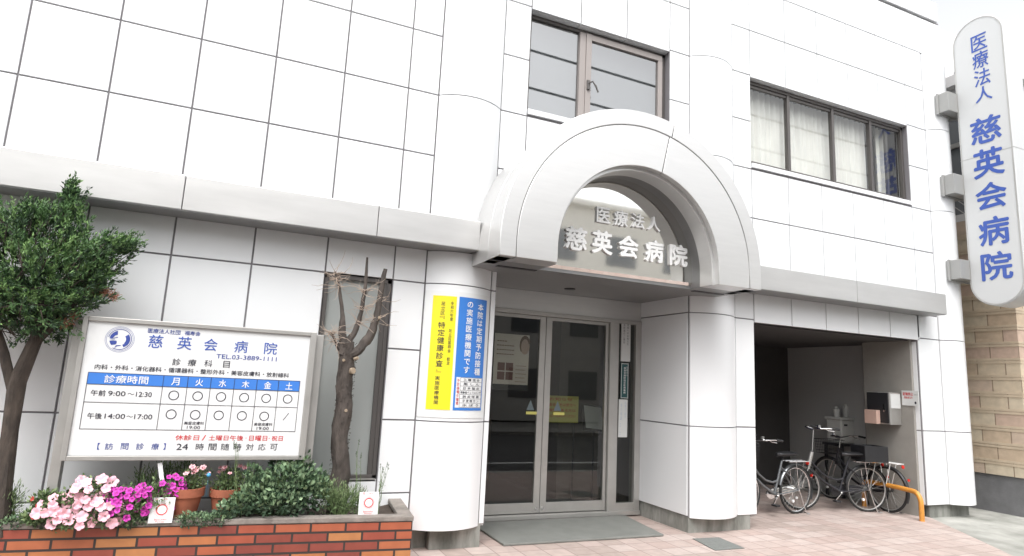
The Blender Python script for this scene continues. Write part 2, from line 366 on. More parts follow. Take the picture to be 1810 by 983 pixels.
# strips beside the piers
grid([2.444, 2.778], up_rows); back(2.444, 2.778, 3.3, 8.22)
cell(2.444, 2.51, .22, 1.25); cell(2.444, 2.51, 1.25, 2.65); cell(2.444, 2.51, 2.65, 2.93); back(2.444, 2.51, .22, 2.93)
xc = [2.778, 3.458, 4.140, 4.822]
grid(xc, [3.3, 4.05, 4.75]); grid(xc, [6.12, 6.85, 7.55, 8.22]); back(2.778, 4.822, 3.3, 4.77); back(2.778, 4.822, 6.16, 8.22)
grid([4.822, 5.147], up_rows); back(4.822, 5.147, 3.3, 8.22)
grid([5.895, 6.228], up_rows); back(5.895, 6.228, 3.3, 8.22)
xr = [6.228, 6.916, 7.58, 8.243, 8.931, 9.601]
grid(xr, [3.3, 4.05, 4.75]); grid(xr, [6.12, 6.85, 7.55, 8.22]); back(6.228, 9.601, 3.3, 4.77); back(6.228, 9.601, 6.16, 8.22)
grid([9.601, 10.058], up_rows); back(9.601, 10.058, 3.3, 8.22)
grid([5.895, 6.228], [.17, 1.25, 2.65, 3.02]); back(5.895, 6.228, .17, 3.02)
for i in range(5): cell(xr[i], xr[i + 1], 2.61, 3.02)
back(6.228, 9.601, 2.625, 3.02)
grid([9.55, 10.058], [.17, 1.25, 2.65, 3.02]); back(9.55, 10.058, .17, 3.02)
cell(10.058, 10.65, 7.55, 8.22); back(10.058, 10.65, 7.55, 8.22); cell(1.702, 2.444, 7.55, 8.22); back(1.702, 2.444, 7.55, 8.22); cell(5.147, 5.895, 7.55, 8.22); back(5.147, 5.895, 7.55, 8.22)
# window sills and heads (white returns)
for x0, x1 in ((2.778, 4.822), (6.228, 9.601)):
    n = 3 if x1 < 5 else 5
    cl.box(x0 + .004, x1 - .004, -.018, .20, 4.775, 4.84)
    xs = xc if n == 3 else xr
    for i in range(n): cl.box(xs[i] + .006, xs[i + 1] - .006, .033, .20, 6.125, 6.158)
    cl.box(x0 - .028, x0 - .003, .033, .20, 4.85, 6.11); cl.box(x1 + .003, x1 + .028, .033, .20, 4.85, 6.11)
# recess side wall right (faces the entrance) and garage jamb
def sidecell(x, y0, y1, z0, z1, s=1):
    cl.box(min(x, x + s * .03), max(x, x + s * .03), y0 + G * .6, y1 - G * .6, z0 + G, z1 - G)
for z0, z1 in ((.19, 1.25), (1.25, 2.65), (2.65, 2.90)): sidecell(5.12, .004, 1.0, z0, z1)
jt.box(5.134, 5.147, .0, 1.0, .19, 2.95)
for z0, z1 in ((.19, 1.25), (1.25, 2.65), (2.65, 2.90)): sidecell(2.515, .035, 1.0, z0, z1, -1)
for z0, z1 in ((.17, 1.25), (1.25, 2.60)): cl.box(9.545, 9.575, .034, .10, z0 + G, z1 - G)
cl.box(5.9, 6.225, .034, .06, .18, 2.6)
cl.build('wall_panel', M['panel'], H, bevel=.003)
jt.build('panel_joint', M['joint'], H)
# rounded piers
def pier(x0, x1, zlist, name='pier_cladding'):
    q = MB(); qb = MB(); w = x1 - x0; s = .15; rad = (w * w / 4 + s * s) / (2 * s); cx = (x0 + x1) / 2; cy = -s + rad
    def arc(xx0, xx1, dr, n=16):
        r2 = rad - dr; out = []
        for i in range(n + 1):
            x = xx0 + (xx1 - xx0) * i / n; out.append((x, cy - math.sqrt(max(r2 * r2 - (x - cx) ** 2, 0))))
        return out
    for a, b in zip(zlist[:-1], zlist[1:]):
        P = arc(x0 + G, x1 - G, 0) + [(x1 - G, .03), (x0 + G, .03)]
        q.prism(P, lambda u, v, d: (u, v, d), a + G * .8, b - G * .8)
    P = arc(x0 - .001, x1 + .001, .014); P = [(x, min(y, .06)) for x, y in P] + [(x1 + .001, .115), (x0 - .001, .115)]
    qb.prism(P, lambda u, v, d: (u, v, d), zlist[0] + .01, zlist[-1] - .01)
    q.build(name, M['panel'], H, smooth=True); qb.build('pier_joint', M['joint'], H)
for x0, x1 in ((1.702, 2.444), (5.147, 5.895)):
    pier(x0, x1, [3.0, 4.75, 6.15, 7.55]); pier(x0, x1, [.20 if x0 < 3 else .17, 1.25, 2.65, 3.0])
pier(10.058, 10.65, [.17, 1.25, 2.65, 4.75, 6.15, 7.53])
# parapet
pp = MB(); pp.box(-4.2, 10.66, .03, .14, 8.20, 8.28); pp.build('coping_joint', M['joint'], H)
pp = MB()
for i in range(22): pp.box(-4.15 + i * .67, -4.15 + (i + 1) * .67 - .02, -.02, .3, 8.26, 8.62)
pp.build('parapet', M['panel'], H, bevel=.004)
# body behind the cladding (rooms stay hollow)
b = MB()
b.box(-4.0, 1.5, .12, .25, 0, 8.22); b.box(10.0, 10.63, .12, 8, 0, 8.6); b.box(-4.0, 10.63, 7.9, 8, 0, 8.6); b.box(-4, 10.63, .3, 8, 8.3, 8.5); b.box(-4, -3.9, .2, 8, 0, 8.5)
b.box(1.5, 2.45, .12, 1.2, 0, 8.2); b.box(5.16, 6.2, .12, 1.2, 0, 4.7); b.box(4.85, 6.2, .12, .3, 3.4, 8.2); b.box(2.45, 4.85, .13, .3, 6.2, 8.2); b.box(6.2, 10.0, .13, .3, 6.2, 8.2); b.box(2.45, 4.85, .13, .3, 3.05, 4.74); b.box(6.2, 10, .13, .3, 2.63, 4.74)
b.build('wall', M['body'], H)
# concrete plinths
for bb in ((-4, 1.925, .10, .2, -.1, .21), (1.93, 2.47, -.0, .2, -.1, .235), (2.3, 2.54, .205, 1.0, -.1, .2), (5.145, 6.12, .01, .2, -.05, .185), (5.145, 5.4, .203, 1.05, -.05, .2), (9.66, 10.6, .05, .3, -.1, .185)):
    boxm('plinth', M['plinth'], H, *bb, bevel=.006)

# ---- steel canopies
def canopy(x0, x1, seams):
    q = MB(); xs = [x0] + seams + [x1]
    for a, c in zip(xs[:-1], xs[1:]):
        q.prism([(-.001, 3.005), (-.32, 3.005), (-.32, 3.315), (-.001, 3.355)], lambda u, v, d: (d, u, v), a + .003, c - .003)
    o = q.build('canopy', M['steel2'], H, bevel=.006)
    q = MB(); q.box(x0 + .02, x1 - .02, -.31, -.005, 2.998, 3.006); 
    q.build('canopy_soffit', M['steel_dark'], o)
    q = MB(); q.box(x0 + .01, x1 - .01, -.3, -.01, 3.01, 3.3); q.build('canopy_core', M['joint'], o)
canopy(-4.1, 2.165, [-2.5, -.586, 1.1]); canopy(5.43, 9.78, [7.82])

# ---- arch: half-round hood over the entrance
AX, AZ, YF, ZB = 3.8, 3.025, -.90, 2.862
def halfring(q, ro, ri, y0, y1, a0=0, a1=180, stub=True, n=64, mi=0):
    """solid half ring extruded y0..y1 with straight legs down to ZB"""
    O = []; I = []
    if stub and a0 == 0: O.append((AX + ro, ZB)); I.append((AX + ri, ZB))
    for i in range(n + 1):
        a = R(a0 + (a1 - a0) * i / n); O.append((AX + ro * math.cos(a), AZ + ro * math.sin(a))); I.append((AX + ri * math.cos(a), AZ + ri * math.sin(a)))
    if stub and a1 == 180: O.append((AX - ro, ZB)); I.append((AX - ri, ZB))
    k = len(O); V = []
    for L in (O, I):
        for y in (y0, y1): V += [(u, y, v) for u, v in L]
    F = []
    for i in range(k - 1):
        F += [(i, i + 1, k + i + 1, k + i), (2 * k + i, 3 * k + i, 3 * k + i + 1, 2 * k + i + 1), (i, 2 * k + i, 2 * k + i + 1, i + 1), (k + i, k + i + 1, 3 * k + i + 1, 3 * k + i)]
    F += [(0, k, 3 * k, 2 * k), (k - 1, 3 * k - 1, 4 * k - 1, 2 * k - 1)]
    q.add(V, F, mi)
A = MB(); halfring(A, 1.645, 1.474, YF, -.6, 0, 75.6); halfring(A, 1.645, 1.474, YF, -.6, 76.0, 180)
A.build('arch_edge', M['steel'], H, smooth=True, bevel=.006)
A = MB(); halfring(A, 1.466, 1.02, YF + .001, -.82, 0, 76.7); halfring(A, 1.466, 1.02, YF + .001, -.82, 77.2, 180)
A.build('arch_face', M['steel'], H, smooth=True, bevel=.005)
A = MB(); halfring(A, 1.640, .985, -.825, -.62); A.build('arch_soffit_ring', M['steel'], H, smooth=True, bevel=.004)
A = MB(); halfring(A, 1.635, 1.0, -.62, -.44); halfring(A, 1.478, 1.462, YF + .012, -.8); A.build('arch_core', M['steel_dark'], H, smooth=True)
A = MB(); halfring(A, 1.645, 1.5, -.595, 0.0); A.build('barrel', M['steel'], H, smooth=True, bevel=.003)
# mirror tympanum with slanted mirror strip under it
q = MB(); P = [(AX + 1.03, 2.925)] + [(AX + 1.03 * math.cos(R(i * 3)), AZ + 1.03 * math.sin(R(i * 3))) for i in range(61)] + [(AX - 1.03, 2.925)]
q.prism(P, XZ(-.47), -.03, 0); q.build('mirror_panel', M['mirror'], H)
q = MB(); q.prism([(-.474, 2.929), (-.405, 2.866), (-.40, 2.929)], lambda u, v, d: (d, u, v), AX - 1.045, AX + 1.045); q.build('mirror_strip', M['mirror2'], H)
# soffit and ceiling of the recess
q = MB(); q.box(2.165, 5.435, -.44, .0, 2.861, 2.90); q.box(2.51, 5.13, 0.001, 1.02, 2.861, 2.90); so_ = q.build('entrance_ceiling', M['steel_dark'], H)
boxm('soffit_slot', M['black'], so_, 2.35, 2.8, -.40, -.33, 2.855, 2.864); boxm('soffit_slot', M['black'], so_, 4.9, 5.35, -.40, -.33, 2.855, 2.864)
q = MB(); q.lathe([(.055, -.006), (.07, -.006), (.07, .004), (.055, .004)], (3.698, .5, 2.858)); q.lathe([(.05, .0), (.05, .002)], (3.698, .5, 2.853)); q.build('downlight', M['black'], so_, smooth=True)

# ---- entrance door at y = 1
YD = 1.0
D = MB(); D.box(2.52, 5.12, YD - .01, YD + .09, 2.60, 2.86); D.build('door_header', M['steel'], H, bevel=.003)
D = MB(); D.box(2.52, 5.12, YD - .035, YD + .09, 2.545, 2.598); D.box(4.615, 4.735, YD - .03, YD + .09, .075, 2.545); D.box(5.03, 5.118, YD - .03, YD + .09, .075, 2.545)
D.box(2.52, 2.6, YD - .03, YD + .09, .075, 2.545); D.box(2.52, 5.12, YD - .05, YD + .09, .02, .075); D.box(4.735, 5.03, YD - .02, YD + .06, .075, .17); D.box(4.735, 4.765, YD - .01, YD + .05, .17, 2.545)
D.build('door_frame', M['alu'], H, bevel=.003)
def leaf(x0, x1, yy, s0, s1):
    q = MB(); q.box(x0, x0 + s0, yy, yy + .045, .085, 2.54); q.box(x1 - s1, x1, yy, yy + .045, .085, 2.54); q.box(x0 + s0, x1 - s1, yy + .002, yy + .043, .085, .205); q.box(x0 + s0, x1 - s1, yy + .002, yy + .043, 2.50, 2.54)
    o = q.build('door_leaf', M['alu'], H, bevel=.002)
    boxm('glass', M['doorglass'], o, x0 + s0 - .005, x1 - s1 + .005, yy + .018, yy + .026, .2, 2.505); return o
d1 = leaf(2.61, 3.645, YD + .01, .05, .085); d2 = leaf(3.652, 4.61, YD + .01, .085, .045)
boxm('side_glass', M['doorglass'], H, 4.76, 5.035, YD + .015, YD + .023, .165, 2.55)
for x in (3.60, 3.69):
    q = MB(); q.lathe([(.018, 0), (.018, .012)], (0, 0, 0), 14); o = q.build('floor_bolt', M['chrome'], d1 if x < 3.65 else d2); o.rotation_euler = (R(90), 0, 0); o.location = (x, YD + .01, .14)
# lobby room
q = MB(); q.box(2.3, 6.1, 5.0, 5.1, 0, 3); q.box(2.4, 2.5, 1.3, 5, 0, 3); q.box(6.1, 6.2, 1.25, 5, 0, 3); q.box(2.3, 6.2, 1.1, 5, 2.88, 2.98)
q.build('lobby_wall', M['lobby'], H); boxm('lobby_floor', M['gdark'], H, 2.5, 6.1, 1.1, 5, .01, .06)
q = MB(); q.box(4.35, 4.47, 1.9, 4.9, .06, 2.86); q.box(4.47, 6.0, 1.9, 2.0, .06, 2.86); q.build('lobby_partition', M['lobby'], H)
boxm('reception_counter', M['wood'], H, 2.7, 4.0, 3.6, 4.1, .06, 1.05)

# ---- windows
def window(x0, x1, z0, z1, y, fm, name='window', fw=.05):
    q = MB(); q.box(x0, x1, y, y + .07, z1 - fw, z1); q.box(x0, x1, y, y + .07, z0, z0 + fw * .8); q.box(x0, x0 + fw, y, y + .07, z0, z1); q.box(x1 - fw, x1, y, y + .07, z0, z1)
    return q.build(name, fm, H, bevel=.003)
w = window(2.783, 4.818, 4.845, 6.122, .10, M['bronze'], fw=.045)
q = MB(); q.box(3.50, 3.585, .085, .15, 4.88, 6.08); q.box(3.588, 3.665, .075, .14, 4.88, 6.08); q.box(3.665, 4.755, .075, .14, 6.0, 6.075); q.box(4.69, 4.758, .075, .14, 4.88, 6.0); q.box(3.665, 4.69, .075, .14, 4.88, 4.94)
q.build('sash', M['beigeframe'], w, bevel=.003)
boxm('pane', M['glass2'], w, 2.82, 3.505, .125, .131, 4.87, 6.085); boxm('pane', M['glass2'], w, 3.66, 4.70, .105, .111, 4.93, 6.01)
q = MB(); q.box(3.605, 3.645, .055, .078, 5.32, 5.44); q.tube([(3.625, .06, 5.40), (3.66, .02, 5.415), (3.70, .01, 5.36), (3.735, .01, 5.285)], .011, 8); q.build('handle', M['bronze'], w, smooth=True)
boxm('room_wall', M['body'], w, 2.7, 4.84, .2, .26, 4.7, 6.2)
w = window(6.235, 9.595, 4.845, 6.122, .08, M['bronze'], fw=.05)
q = MB()
for x in (7.05, 7.98, 8.83): q.box(x - .025, x + .025, .085, .15, 4.88, 6.08)
for a, c in ((6.285, 7.03), (7.07, 7.955), (8.0, 8.81), (8.85, 9.54)): q.box(a, c, .10, .14, 6.03, 6.075); q.box(a, c, .10, .14, 4.88, 4.92)
q.box(9.28, 9.33, .16, .2, 4.88, 6.08)
q.build('sash', M['bronze'], w, bevel=.002)
for a, c in ((6.28, 7.03), (7.07, 7.96), (8.0, 8.81), (8.85, 9.55)): boxm('pane', M['glass'], w, a, c, .118, .123, 4.90, 6.06)
rnd = random.Random(4)
def curtain(x0, x1, y, z0, z1, amp=.025):
    q = MB(); n = int((x1 - x0) / .014); V = []; F = []; ph = rnd.random() * 6
    for i in range(n + 1):
        x = x0 + (x1 - x0) * i / n; yy = y + amp * math.sin(x * 62 + ph + 1.3 * math.sin(x * 9)) + .4 * amp * math.sin(x * 23 + ph)
        V += [(x, yy, z0), (x + .01 * math.sin(x * 11), yy * 1.0 + .01, z1)]
    for i in range(n): F.append((2 * i, 2 * i + 2, 2 * i + 3, 2 * i + 1))
    q.add(V, F); return q.build('curtain', M['curtain'], w, smooth=True, recalc=False)
curtain(6.25, 8.95, .27, 4.8, 6.12); curtain(9.18, 9.45, .29, 4.8, 6.12, .03)
q = MB(); q.box(6.1, 9.9, 2.4, 2.5, 4.7, 6.4); q.box(6.1, 9.9, .3, 2.4, 6.2, 6.3); q.box(6.1, 9.9, .3, 2.4, 4.7, 4.76); q.box(6.1, 6.2, .3, 2.4, 4.7, 6.3); q.box(9.8, 9.9, .3, 2.4, 4.7, 6.3); q.build('room_wall', M['lobby'], w)
# tall narrow window behind the pruned tree
w = window(.695, 1.357, .69, 2.645, .03, M['bronze'], fw=.04)
q = MB(); q.box(1.275, 1.32, .04, .12, .72, 2.61); q.build('dark_reveal', M['bronze'], w)
boxm('pane', M['frost2'], w, .73, 1.28, .075, .085, .72, 2.61)
boxm('sill', M['alu'], w, .70, 1.35, .0, .03, .665, .69)

# ================================================================ GARAGE (bicycle bay)
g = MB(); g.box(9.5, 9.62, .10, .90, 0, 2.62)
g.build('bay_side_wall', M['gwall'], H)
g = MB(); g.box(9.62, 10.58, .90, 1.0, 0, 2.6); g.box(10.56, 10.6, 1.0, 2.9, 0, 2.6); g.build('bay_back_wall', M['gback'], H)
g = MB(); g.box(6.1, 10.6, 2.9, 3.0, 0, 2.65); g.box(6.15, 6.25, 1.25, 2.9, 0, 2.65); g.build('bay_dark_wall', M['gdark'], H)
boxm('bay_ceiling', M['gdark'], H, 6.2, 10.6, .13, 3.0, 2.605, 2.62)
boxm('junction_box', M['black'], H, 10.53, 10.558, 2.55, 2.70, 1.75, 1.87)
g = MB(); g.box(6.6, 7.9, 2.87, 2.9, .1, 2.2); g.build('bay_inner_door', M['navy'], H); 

# ================================================================ LETTERING on the arch mirror
LT = empty('raised_lettering', 'raised white Japanese letters in two rows on the polished arch panel', 'sign', (3.8, -.46, 3.3))
for ch, x, z, w_, h_ in (('医', 3.547, 3.559, .17, .17), ('療', 3.779, 3.557, .18, .18), ('法', 4.009, 3.562, .17, .17), ('人', 4.23, 3.56, .17, .165),
                        ('慈', 3.211, 3.246, .255, .25), ('英', 3.540, 3.246, .25, .25), ('会', 3.886, 3.243, .25, .24), ('病', 4.238, 3.238, .24, .245), ('院', 4.585, 3.234, .24, .245)):
    mb = MB(); text_into(mb, ch, x - w_ / 2, x + w_ / 2, z, h_, XZ(-.458), d=.012, off=.05 if w_ > .2 else .03, thick=.025); attach(mb.build('character', M['white'], None, recalc=False), LT)

# ================================================================ BLADE SIGN
BX = 10.42
BS = empty('blade_sign', 'tall white round-ended projecting sign with blue vertical lettering at the building corner', 'sign', (10.6, -.69, 3.18))
def YZ(x): return lambda u, v, d: (x - d, -u, v)
def capsule(yc, w_, z0, z1, n=20):
    r = w_ / 2; P = []
    for i in range(n + 1): a = math.pi * i / n; P.append((yc + r * math.cos(a), z1 - r + r * math.sin(a)))
    for i in range(n + 1): a = math.pi + math.pi * i / n; P.append((yc + r * math.cos(a), z0 + r + r * math.sin(a)))
    return P
yc, ww = .685, .76
q = MB(); q.prism(capsule(yc, ww, 3.17, 7.92), YZ(BX), -.42, 0); o = q.build('casing', M['bladeface'], None, smooth=True, bevel=.012); attach(o, BS)
q = MB(); P = capsule(yc, ww - .03, 3.185, 7.905); P2 = capsule(yc, ww - .06, 3.20, 7.89); n = len(P)
V = [YZ(BX)(u, v, .006) for u, v in P] + [YZ(BX)(u, v, .006) for u, v in P2]; q.add(V, [(i, (i + 1) % n, n + (i + 1) % n, n + i) for i in range(n)])
attach(q.build('face_rim', M['alu'], None), BS)
q = MB(); q.box(BX - .003, BX + .30, -1.068, -.302, 5.573, 5.577); q.box(BX - .003, BX + .425, -1.068, -.302, 7.195, 7.199) if False else None; attach(q.build('face_seam', M['alu'], None), BS)
for ch, u, z, w_, h_ in (('医', .712, 7.473, .23, .27), ('療', .714, 7.174, .23, .28), ('法', .717, 6.865, .23, .28), ('人', .720, 6.580, .24, .25),
                        ('慈', .706, 5.980, .42, .42), ('英', .706, 5.436, .42, .45), ('会', .706, 4.897, .42, .41), ('病', .704, 4.333, .41, .43), ('院', .702, 3.783, .41, .42)):
    mb = MB(); text_into(mb, ch, u - w_ / 2, u + w_ / 2, z, h_, YZ(BX), d=.004, off=.042 if w_ > .3 else .018); attach(mb.build('character', M['blue'], None, recalc=False), BS)
for z0, z1 in ((6.41, 6.74), (5.0, 5.33), (3.61, 3.92)):
    q = MB(); q.box(10.18, BX + .24, -.325, -.03, z0, z1); attach(q.build('bracket', M['bracket'], None, bevel=.006), BS)
    q = MB(); q.box(10.155, BX + .26, -.172, -.145, z0 - .022, z1 + .012); attach(q.build('bracket_flange', M['bracket'], None, bevel=.003), BS)

# ================================================================ BANNER on the left pier
BN = empty('notice_banner', 'yellow and blue vertical Japanese notice boards curved round the left entrance pier', 'sign', (2.07, -.16, 1.3))
w0 = .742; s0_ = .15; rad = (w0 * w0 / 4 + s0_ * s0_) / (2 * s0_); pcx = (1.702 + 2.444) / 2; pcy = -s0_ + rad
def arcmap(u, v, d):
    x = 1.712 + (u - 1.675) * (2.425 - 1.712) / (2.392 - 1.675); rr = rad + .006 + d
    y = pcy - math.sqrt(max(rr * rr - (x - pcx) ** 2, 0)); return (x, y, v)
def arcsheet(name, u0, u1, v0, v1, d, th, m, n=16):
    q = MB(); V = []
    for i in range(n + 1):
        u = u0 + (u1 - u0) * i / n
        for vv in (v0, v1):
            for dd in (d, d - th): V.append(arcmap(u, vv, dd))
    F = []
    for i in range(n):
        a = 4 * i; b_ = a + 4; F += [(a, b_, b_ + 2, a + 2), (a + 1, a + 3, b_ + 3, b_ + 1), (a, a + 1, b_ + 1, b_), (a + 2, b_ + 2, b_ + 3, a + 3)]
    F += [(0, 2, 3, 1), (4 * n, 4 * n + 1, 4 * n + 3, 4 * n + 2)]
    q.add(V, F); return attach(q.build(name, m, None, smooth=True), BN)
arcsheet('backing_board', 1.672, 2.395, 1.29, 2.575, .0, .005, M['signface'])
arcsheet('yellow_sheet', 1.742, 1.975, 1.368, 2.523, .003, .002, M['yellow']); arcsheet('blue_sheet', 2.002, 2.346, 1.368, 2.525, .003, .002, M['bannerblue'])
mb = MB(); vtext(mb, '足立区', 1.840, 2.465, 2.318, .046, arcmap, .0045, .004); vtext(mb, '『特定健康診査』', 1.838, 2.335, 1.712, .072, arcmap, .0045, .014); vtext(mb, '実施医療機関', 1.832, 1.705, 1.415, .048, arcmap, .0045, .004)
vtext(mb, '令和六年度', 1.930, 2.47, 2.265, .034, arcmap, .0045, .002); vtext(mb, '足立区医師会', 1.927, 2.185, 1.94, .034, arcmap, .0045, .002); vtext(mb, '認定', 1.926, 1.897, 1.815, .034, arcmap, .0045, .002)
mb.build_lines('dark_lettering', M['ink'], BN)
mb = MB(); vtext(mb, '本院は定期予防接種', 2.262, 2.482, 1.722, .078, arcmap, .0045, .02); vtext(mb, 'の実施医療機関です', 2.128, 2.495, 1.735, .078, arcmap, .0045, .02)
mb.build_lines('white_lettering', M['white'], BN)
arcsheet('list_table', 2.022, 2.335, 1.395, 1.70, .0045, .001, M['signface'])
mb = MB()
mb.mark()
for i in range(8):
    z = 1.40 + i * .0425; u0 = 2.068
    if z < 1.70: mb.add([arcmap(u0 + (2.33 - u0) * k / 6, z + dz, .0055) for dz in (-.0015, .0015) for k in range(7)], [(k, k + 1, k + 8, k + 7) for k in range(6)])
for u in (2.068, 2.33): mb.add([arcmap(u + du, z, .0055) for z in (1.40, 1.6975) for du in (-.0015, .0015)], [(0, 1, 3, 2)])
for i, s in enumerate(('三 種 混 合', '風 し ん', '日 本 脳 炎', '高齢者インフルエンザ', '肺 炎 球 菌', '子 宮 頸 ガ ン', '水 ぼ う')):
    text_into(mb, s, 2.10 if i != 3 else 2.075, 2.30 if i != 3 else 2.325, 1.676 - i * .0425, .026, arcmap, .0055)
mb.build_lines('table_print', M['ink'], BN)
mb = MB(); vtext(mb, '予防接種の種類', 2.044, 1.685, 1.42, .03, arcmap, .0057, .004); mb.build_lines('red_lettering', M['red'], BN)

# ================================================================ PLANTER
PL = empty('brick_planter', 'low planter of red and orange bricks with grey mortar rim along the wall', 'planter', (0, 0, 0))
p0 = Vector((-4.2, -.199, 0)); p1 = Vector((1.53, -.783, 0)); du = (p1 - p0).normalized(); dn = Vector((du.y, -du.x, 0))   # dn points to the street
inn = -dn
def pf(u, w_, z): return tuple(p1 - du * u + inn * w_ + Vector((0, 0, z)))     # u leftwards from the corner, w_ back from the front face
L_ = 5.7; wid = .80
q = MB(); q.T = Matrix()
ang = math.atan2(du.y, du.x)
PL.location = (1.53, -.783, 0); PL.rotation_euler = (0, 0, ang)
q.box(-L_, 0, .0, .09, -.12, .455); q.box(-.09, 0, .09, wid, -.12, .455); 
q.build('brick_wall', M['brick'], PL)
q = MB(); q.box(-L_, .008, -.008, .105, .457, .50); q.box(-.12, .008, .106, wid, .457, .50); q.build('rim', M['rim'], PL, bevel=.008)
q = MB(); 
nx, ny = 60, 10; V = []; rnd = random.Random(2)
for j in range(ny + 1):
    for i in range(nx + 1): V.append((-L_ + (L_ - .1) * i / nx, .09 + (wid - .05) * j / ny, .44 + rnd.uniform(-.015, .02)))
q.add(V, [(j * (nx + 1) + i, j * (nx + 1) + i + 1, (j + 1) * (nx + 1) + i + 1, (j + 1) * (nx + 1) + i) for j in range(ny) for i in range(nx)]); q.build('soil', M['soil'], PL, smooth=True, recalc=False)

# ================================================================ HOSPITAL BOARD SIGN
YS = -.50
SB = empty('information_board', 'framed white hospital timetable sign on steel posts in the planter', 'sign', (-.26, YS, .45))
def A_(o): return attach(o, SB)
q = MB(); x0, x1, z0, z1 = -1.09, .566, .972, 1.990
q.box(x0 - .035, x0, YS - .02, YS + .17, z0 - .035, z1 + .035); q.box(x1, x1 + .05, YS - .02, YS + .17, z0 - .035, z1 + .035); q.box(x0, x1, YS - .02, YS + .17, z1, z1 + .035); q.box(x0, x1, YS - .02, YS + .17, z0 - .035, z0)
A_(q.build('frame', M['alu_board'], None, bevel=.004))
q = MB(); q.box(x0 + .001, x1 - .001, YS, YS + .01, z0 + .001, z1 - .001); A_(q.build('face_panel', M['signface'], None))
q = MB(); q.box(x0, x1, YS + .165, YS + .172, z0, z1); A_(q.build('back_panel', M['alu_board'], None))
for xx in (x0 - .105, x1 + .052):
    q = MB(); q.box(xx, xx + .068, YS + .05, YS + .15, .40, z1 + .02); A_(q.build('post', M['alu_board'], None, bevel=.004))
f = XZ(YS)
def st(name, s, a, c, z, h, m, off=0.0): A_(text_obj(name, s, a, c, z, h, f, m, None, off))
for s, a, c, z, h in (('医療法人社団', -.682, -.451, 1.944, .036), ('福寿会', -.419, -.305, 1.944, .034)): st('small_heading', s, a, c, z, h, M['navy'])
mb = MB()
for s, a, c, z, h in (('慈', -.666, -.567, 1.861, .103), ('英', -.461, -.358, 1.861, .103), ('会', -.267, -.167, 1.861, .100), ('病', -.036, .066, 1.861, .10), ('院', .198, .300, 1.861, .10)): text_into(mb, s, a, c, z, h, f, .002, .012)
mb.build_lines('name_lettering', M['blue'], SB)
st('telephone_line', 'TEL.03-3889-1111', -.165, .306, 1.771, .036, M['navy'])
mb = MB()
for s, a, c in (('診', -.480, -.420), ('療', -.368, -.307), ('科', -.247, -.187), ('目', -.105, -.055)): text_into(mb, s, a, c, 1.707, .056, f, .002, .006)
text_into(mb, '内科・外科・消化器科・循環器科・整形外科・美容皮膚科・放射線科', -1.003, .420, 1.640, .040, f, .002)
mb.build_lines('department_lettering', M['ink'], SB)
q = MB(); q.box(-1.038, .517, YS - .002, YS + .001, 1.508, 1.596); A_(q.build('table_header', M['headblue'], None))
q = MB(); vx = [-1.038, -.525, -.350, -.180, -.003, .171, .343, .516]
for z in (1.596, 1.507, 1.371, 1.170): q.box(-1.040, .518, YS - .003, YS - .0022, z - .002, z + .002)
for x in vx: q.box(x - .002, x + .002, YS - .0038, YS - .003, 1.170, 1.596)
A_(q.build('table_grid', M['ink'], None))
mb = MB(); text_into(mb, '診療時間', -.926, -.630, 1.551, .060, f, .004, .012)
cx_ = [(vx[i] + vx[i + 1]) / 2 for i in range(1, 7)]
for s, c in zip('月火水木金土', cx_): text_into(mb, s, c - .028, c + .028, 1.551, .058, f, .004, .012)
mb.build_lines('header_lettering', M['white'], SB)
mb = MB(); text_into(mb, '午前', -1.002, -.905, 1.441, .046, f); text_into(mb, '9:00', -.888, -.772, 1.441, .038, f); text_into(mb, '〜', -.757, -.712, 1.441, .014, f); text_into(mb, '12:30', -.700, -.592, 1.441, .038, f)
text_into(mb, '午後', -1.001, -.905, 1.268, .046, f); text_into(mb, '14:00', -.888, -.752, 1.268, .038, f); text_into(mb, '〜', -.742, -.700, 1.268, .014, f); text_into(mb, '17:00', -.690, -.567, 1.268, .038, f)
for c in (cx_[1], cx_[4]): text_into(mb, '美容皮膚科', c - .072, c + .072, 1.226, .026, f); text_into(mb, '19:00', c - .048, c + .048, 1.192, .024, f)
mb.mark(); mb.prism([(cx_[5] - .022, 1.262), (cx_[5] - .016, 1.262), (cx_[5] + .024, 1.322), (cx_[5] + .018, 1.322)], f, .002, .001)
for z, k in ((1.441, 6), (1.292, 5)):
    for c in cx_[:k]:
        n = 28; V = []; mb.mark()
        for i in range(n): a = 2 * math.pi * i / n; V += [f(c + .0385 * math.cos(a), z + .0385 * math.sin(a), .002), f(c + .0315 * math.cos(a), z + .0315 * math.sin(a), .002)]
        mb.add(V, [(2 * i, 2 * ((i + 1) % n), 2 * ((i + 1) % n) + 1, 2 * i + 1) for i in range(n)])
text_into(mb, '24', -.369, -.286, 1.040, .048, f, .002, .01); [text_into(mb, ch, -.231 + i * .0935, -.172 + i * .0935, 1.040, .054, f, .002, .004) for i, ch in enumerate('時間随時対応可')]
mb.build_lines('hours_lettering', M['ink'], SB)
mb = MB()
for s, a, c in (('休診日', -.386, -.215), ('/', -.195, -.165), ('土曜日午後', -.145, .115), ('・', .132, .140), ('日曜日', .160, .300), ('・', .312, .320), ('祝日', .335, .424)): text_into(mb, s, a, c, 1.112, .042 if s != '・' else .008, f)
mb.build_lines('red_lettering', M['red'], SB)
mb = MB()
for s, a, c in (('【', -.905, -.888), ('訪', -.855, -.803), ('問', -.750, -.700), ('診', -.648, -.595), ('療', -.545, -.492), ('】', -.462, -.445)): text_into(mb, s, a, c, 1.042, .050, f, .002, .003)
mb.build_lines('visit_lettering', M['navy'], SB)
